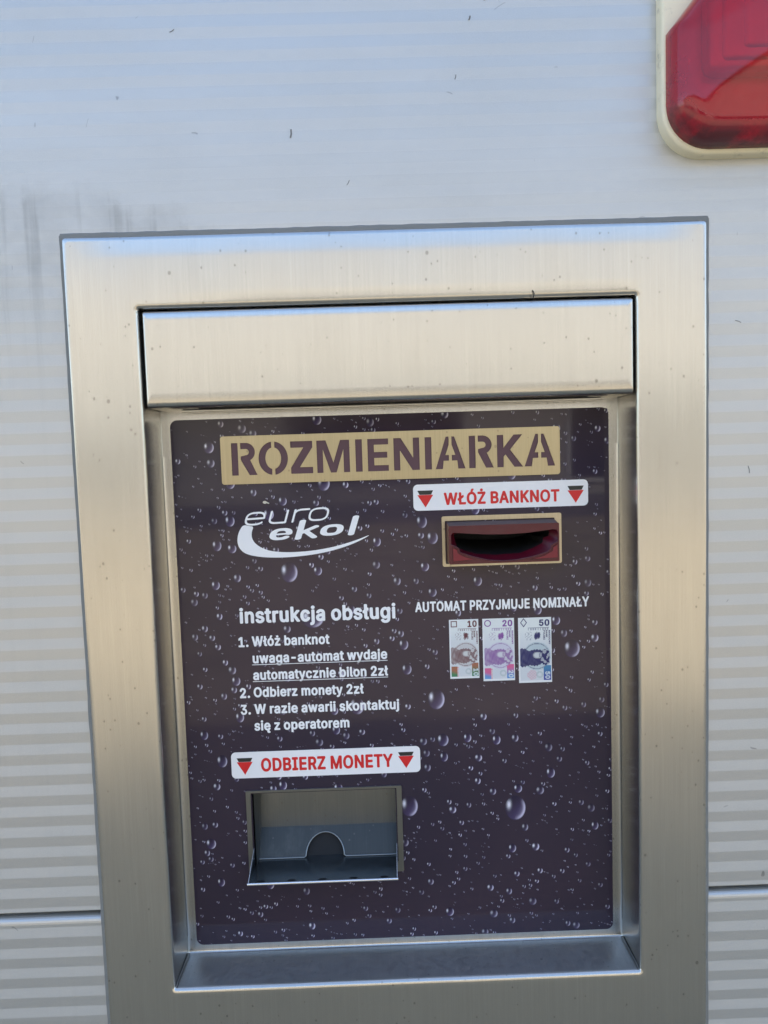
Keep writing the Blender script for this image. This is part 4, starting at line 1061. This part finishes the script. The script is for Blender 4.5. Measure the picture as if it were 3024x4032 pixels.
# cavity: cheeks, ceiling and back wall
cx0, cx1, cyb = -.1300, -.0048, .0640
bm = bmesh.new()
V = lambda *c: bm.verts.new(c)
def quad(*c): return bm.faces.new([V(*p) for p in c])
y0 = YP + .0002
quad((cx0, y0, -.534), (cx0, cyb, -.534), (cx0 + .003, cyb, -.4655), (cx0, y0, -.4655))
quad((cx1, y0, -.534), (cx1, cyb, -.534), (cx1, cyb, -.4655), (cx1, y0, -.4655))
quad((cx0, y0, -.4652), (cx1, y0, -.4652), (cx1, cyb, -.4652), (cx0, cyb, -.4652))
quad((cx0, cyb, -.534), (cx1, cyb, -.534), (cx1, cyb, -.4652), (cx0, cyb, -.4652))
sub('cavity', bm_mesh(bm, False), M['tray'], tr)
# sloping chute plate with a round coin mouth at its foot
px0, px1, pz, ph = cx0 + .0004, cx1 - .0004, -.5322, .0265
mc = -.0702; mr = .0172
out = [(px0, 0), (mc - mr - .0015, 0)]
out += [(mc + mr * cos(radians(a)) , .0012 + 1.12 * mr * sin(radians(a))) for a in range(180, -1, -10)]
out += [(mc + mr + .0015, 0), (px1, 0), (px1, ph), (px0, ph)]
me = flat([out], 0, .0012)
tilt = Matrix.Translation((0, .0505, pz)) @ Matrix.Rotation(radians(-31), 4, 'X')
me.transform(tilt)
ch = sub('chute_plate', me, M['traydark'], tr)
rim = [(px0, -.0003, .0002)] + [(x, -.0003, z + .0002) for x, z in out[1:-3]] + [(px1, -.0003, .0002)]
bm = bmesh.new(); add_tube(bm, [tilt @ Vector(p) for p in rim], .00062, 8)
sub('chute_rim', bm_mesh(bm), M['rim'], tr, 60)
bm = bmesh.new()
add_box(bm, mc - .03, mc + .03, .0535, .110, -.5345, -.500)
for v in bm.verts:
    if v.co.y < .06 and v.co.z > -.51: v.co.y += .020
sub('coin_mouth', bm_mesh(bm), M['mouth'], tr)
# projecting cup: floor, rolled front edge, triangular cheeks
fy, fz = .0135, -.5326
bm = bmesh.new()
fx0, fx1 = -.1333, -.0062
add_box(bm, fx0, fx1, fy, .066, fz - .0010, fz)
for x0, x1, xa in ((fx0, fx0 + .0009, -.1318), (fx1 - .0009, fx1, -.0054)):
    s = [(fy, fz), (.0400, fz), (.0400, -.5165)]
    w_ = xa - (x0 if x0 < -.05 else x1)
    a = [bm.verts.new((x0 + (w_ if y > .03 else 0), y, z)) for y, z in s]; b = [bm.verts.new((x1 + (w_ if y > .03 else 0), y, z)) for y, z in s]
    bm.faces.new(a); bm.faces.new(b)
    for i in range(3): bm.faces.new((a[i], a[(i + 1) % 3], b[(i + 1) % 3], b[i]))
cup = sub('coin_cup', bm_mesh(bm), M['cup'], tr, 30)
bm = bmesh.new()
add_tube(bm, [(fx0 - .0004, fy, fz - .0004), (fx1 + .0004, fy, fz - .0004)], .00115, 12)
for x, xa in ((fx0 + .00045, -.1316), (fx1 - .00045, -.0057)):
    add_tube(bm, [(x, fy, fz + .0005), (xa, .0392, -.5160)], .00040, 8)
sub('cup_edge', bm_mesh(bm), M['edge'], tr, 60)
bm = bmesh.new()
for i in range(5):
    cxh = -.1228 + i * .0263
    c = [bm.verts.new((cxh + .0036 * cos(t * pi / 8), fy + .0030 + .0014 * sin(t * pi / 8), fz + .00012)) for t in range(16)]
    bm.faces.new(c)
sub('drain_holes', bm_mesh(bm), M['hole'], tr)

# ------------------------------------------------------------------ red lamp with cream housing, top right
lamp = empty('wall_lamp', (.212, 0, ZT + .0465))
tag(lamp, 'red plastic lens lamp in a cream housing on the silver wall, upper right corner', 'lamp')
LX, LZ = -.212, -.0465
def lpart(name, me, m, smooth=40): return link(name, me, m, lamp, smooth, (LX, 0, LZ))
Hx0, Hx1, Hz0, Hz1, HRr = .2120, .4700, .0465, .3000, .0340
bm = bmesh.new()
rg = []
for y, e in ((.001, 0), (-.0085, 0), (-.0100, .0004), (-.0110, .0014), (-.0112, .003), (-.0112, .02)):
    rg.append([(x, y, z) for x, z in rrect(Hx0 + e, Hx1 - e, Hz0 + e, Hz1 - e, HRr - e, 12, 6)])
loft(bm, rg, False, True)
lpart('housing', bm_mesh(bm), M['cream'])
# lens outline: rounded lower corner, bevelled corner above it
def lens_loop(e, n=160):
    x0, x1, z0, z1, r = .2150 + e, .4665 - e, .0500 + e, .2965 - e, max(.0325 - e, .004)
    P = []
    for a in range(180, 271, 6): P.append((x0 + r + r * cos(radians(a)), z0 + r + r * sin(radians(a))))
    for a in range(270, 361, 6): P.append((x1 - r + r * cos(radians(a)), z0 + r + r * sin(radians(a))))
    c = .085 + e * .4
    zc = .1335 - e * .3
    P += [(x1, zc), (x1 - (z1 - zc) * .8, z1), (x0 + (z1 - zc) * .8, z1), (x0, zc)]
    return resample(P, n)
# reflector inside the lens: pale back plate and a stepped bulb box
bm = bmesh.new()
P0 = lens_loop(.004, 80)
loft(bm, [[(x, -.0113, z) for x, z in P0], [(x, -.0120, z) for x, z in P0]], False, True)
add_box(bm, .2410, .4400, -.0215, -.0121, .1000, .2700, .009, 5)
add_box(bm, .2520, .4300, -.0240, -.0150, .1080, .2600, .0042, 4)
add_box(bm, .2660, .4200, -.0262, -.0150, .1150, .2550, .0048, 4)
refl = lpart('reflector', bm_mesh(bm), M['reflector'])
bm = bmesh.new()
rg, rimv = [], []
for y, e, rv in ((-.0105, -.0003, 1), (-.0160, 0, 1), (-.0205, .0007, 1), (-.0245, .0022, 1), (-.0278, .0048, 1), (-.0300, .0080, .8), (-.0314, .0120, .45), (-.0321, .0165, .05), (-.0323, .0195, 0)):
    rg.append([(x, y, z) for x, z in lens_loop(e)]); rimv.append(rv)
for y, f in ((-.0337, .93), (-.0355, .82), (-.0374, .66), (-.0388, .46), (-.0396, .22)):      # gently domed front
    ring_ = []
    for x, z in lens_loop(.0195):
        a = math.atan2(z - .1733, x - .3407); g = 1 - f
        ring_.append((.3407 + ((x - .3407) * (1 - g) + .106 * cos(a) * g) * f, y, .1733 + ((z - .1733) * (1 - g) + .103 * sin(a) * g) * f))
    rg.append(ring_); rimv.append(0)
R = loft(bm, rg, False, True)
n_r = len(rg[0])
me = bm_mesh(bm)
at = me.attributes.new('Rim', 'FLOAT', 'POINT')
for i in range(len(me.vertices)):
    v = me.vertices[i].co
    low = smoothstep(.112, .066, v.z)
    at.data[i].value = rimv[min(i // n_r, len(rimv) - 1)] * (.30 + .70 * low)
ln = lpart('lens', me, M['lens'], 60)

# ------------------------------------------------------------------ marks on the upper wall and stray bits
upper = bpy.data.objects['wall_panel']
M['scuff'] = mat('dull_scuff', (.17, .17, .165), .7)
for (x, z, L, a, r) in ((-.0708, .0742, .0062, 84, .0006), (.0688, .1560, .0030, 70, .0006), (.0800, .1705, .0040, 110, .0006), (-.2925, .1065, .0035, 85, .0003),
                        (-.1580, .1520, .0040, 30, .0003), (-.0280, .0365, .0042, 60, .00025), (.0570, .1130, .0036, 75, .0003), (.2760, -.0780, .0050, 160, .0003), (.2850, -.1950, .0060, 100, .0003)):
    bm = bmesh.new()
    d = Vector((cos(radians(a)), 0, sin(radians(a)))) * L / 2
    c = Vector((x, -.0001, z + ZT))
    add_tube(bm, [c - d, c + Vector((d.z * .15, 0, -d.x * .15)), c + d], r, 6)
    link('scuff_mark', bm_mesh(bm), M['scuff'], upper)
bm = bmesh.new()
add_tube(bm, [(.1130, -.0034, ZT - .0500), (.1140, -.0042, ZT - .0525), (.1136, -.0046, ZT - .0545), (.1128, -.0040, ZT - .0567)], .0004, 6)
tag(link('fibre', bm_mesh(bm), M['hole']), 'short dark fibre stuck to the steel frame just above the hood', 'fibre')
M['scrap'] = mat('pale_scrap', (.62, .58, .48), .8)
sc_ = [(-.1108, -.2102), (-.1085, -.2096), (-.1070, -.2108), (-.1050, -.2117), (-.1056, -.2125), (-.1075, -.2116), (-.1088, -.2124), (-.1106, -.2116)]
me = flat([[(x, z + ZT) for x, z in smooth_poly(sc_, 2)]], YP - .0007, .0005)
tag(link('paint_scrap', me, M['scrap']), 'tiny pale scrap stuck on the dark droplet panel above the white emblem', 'scrap')
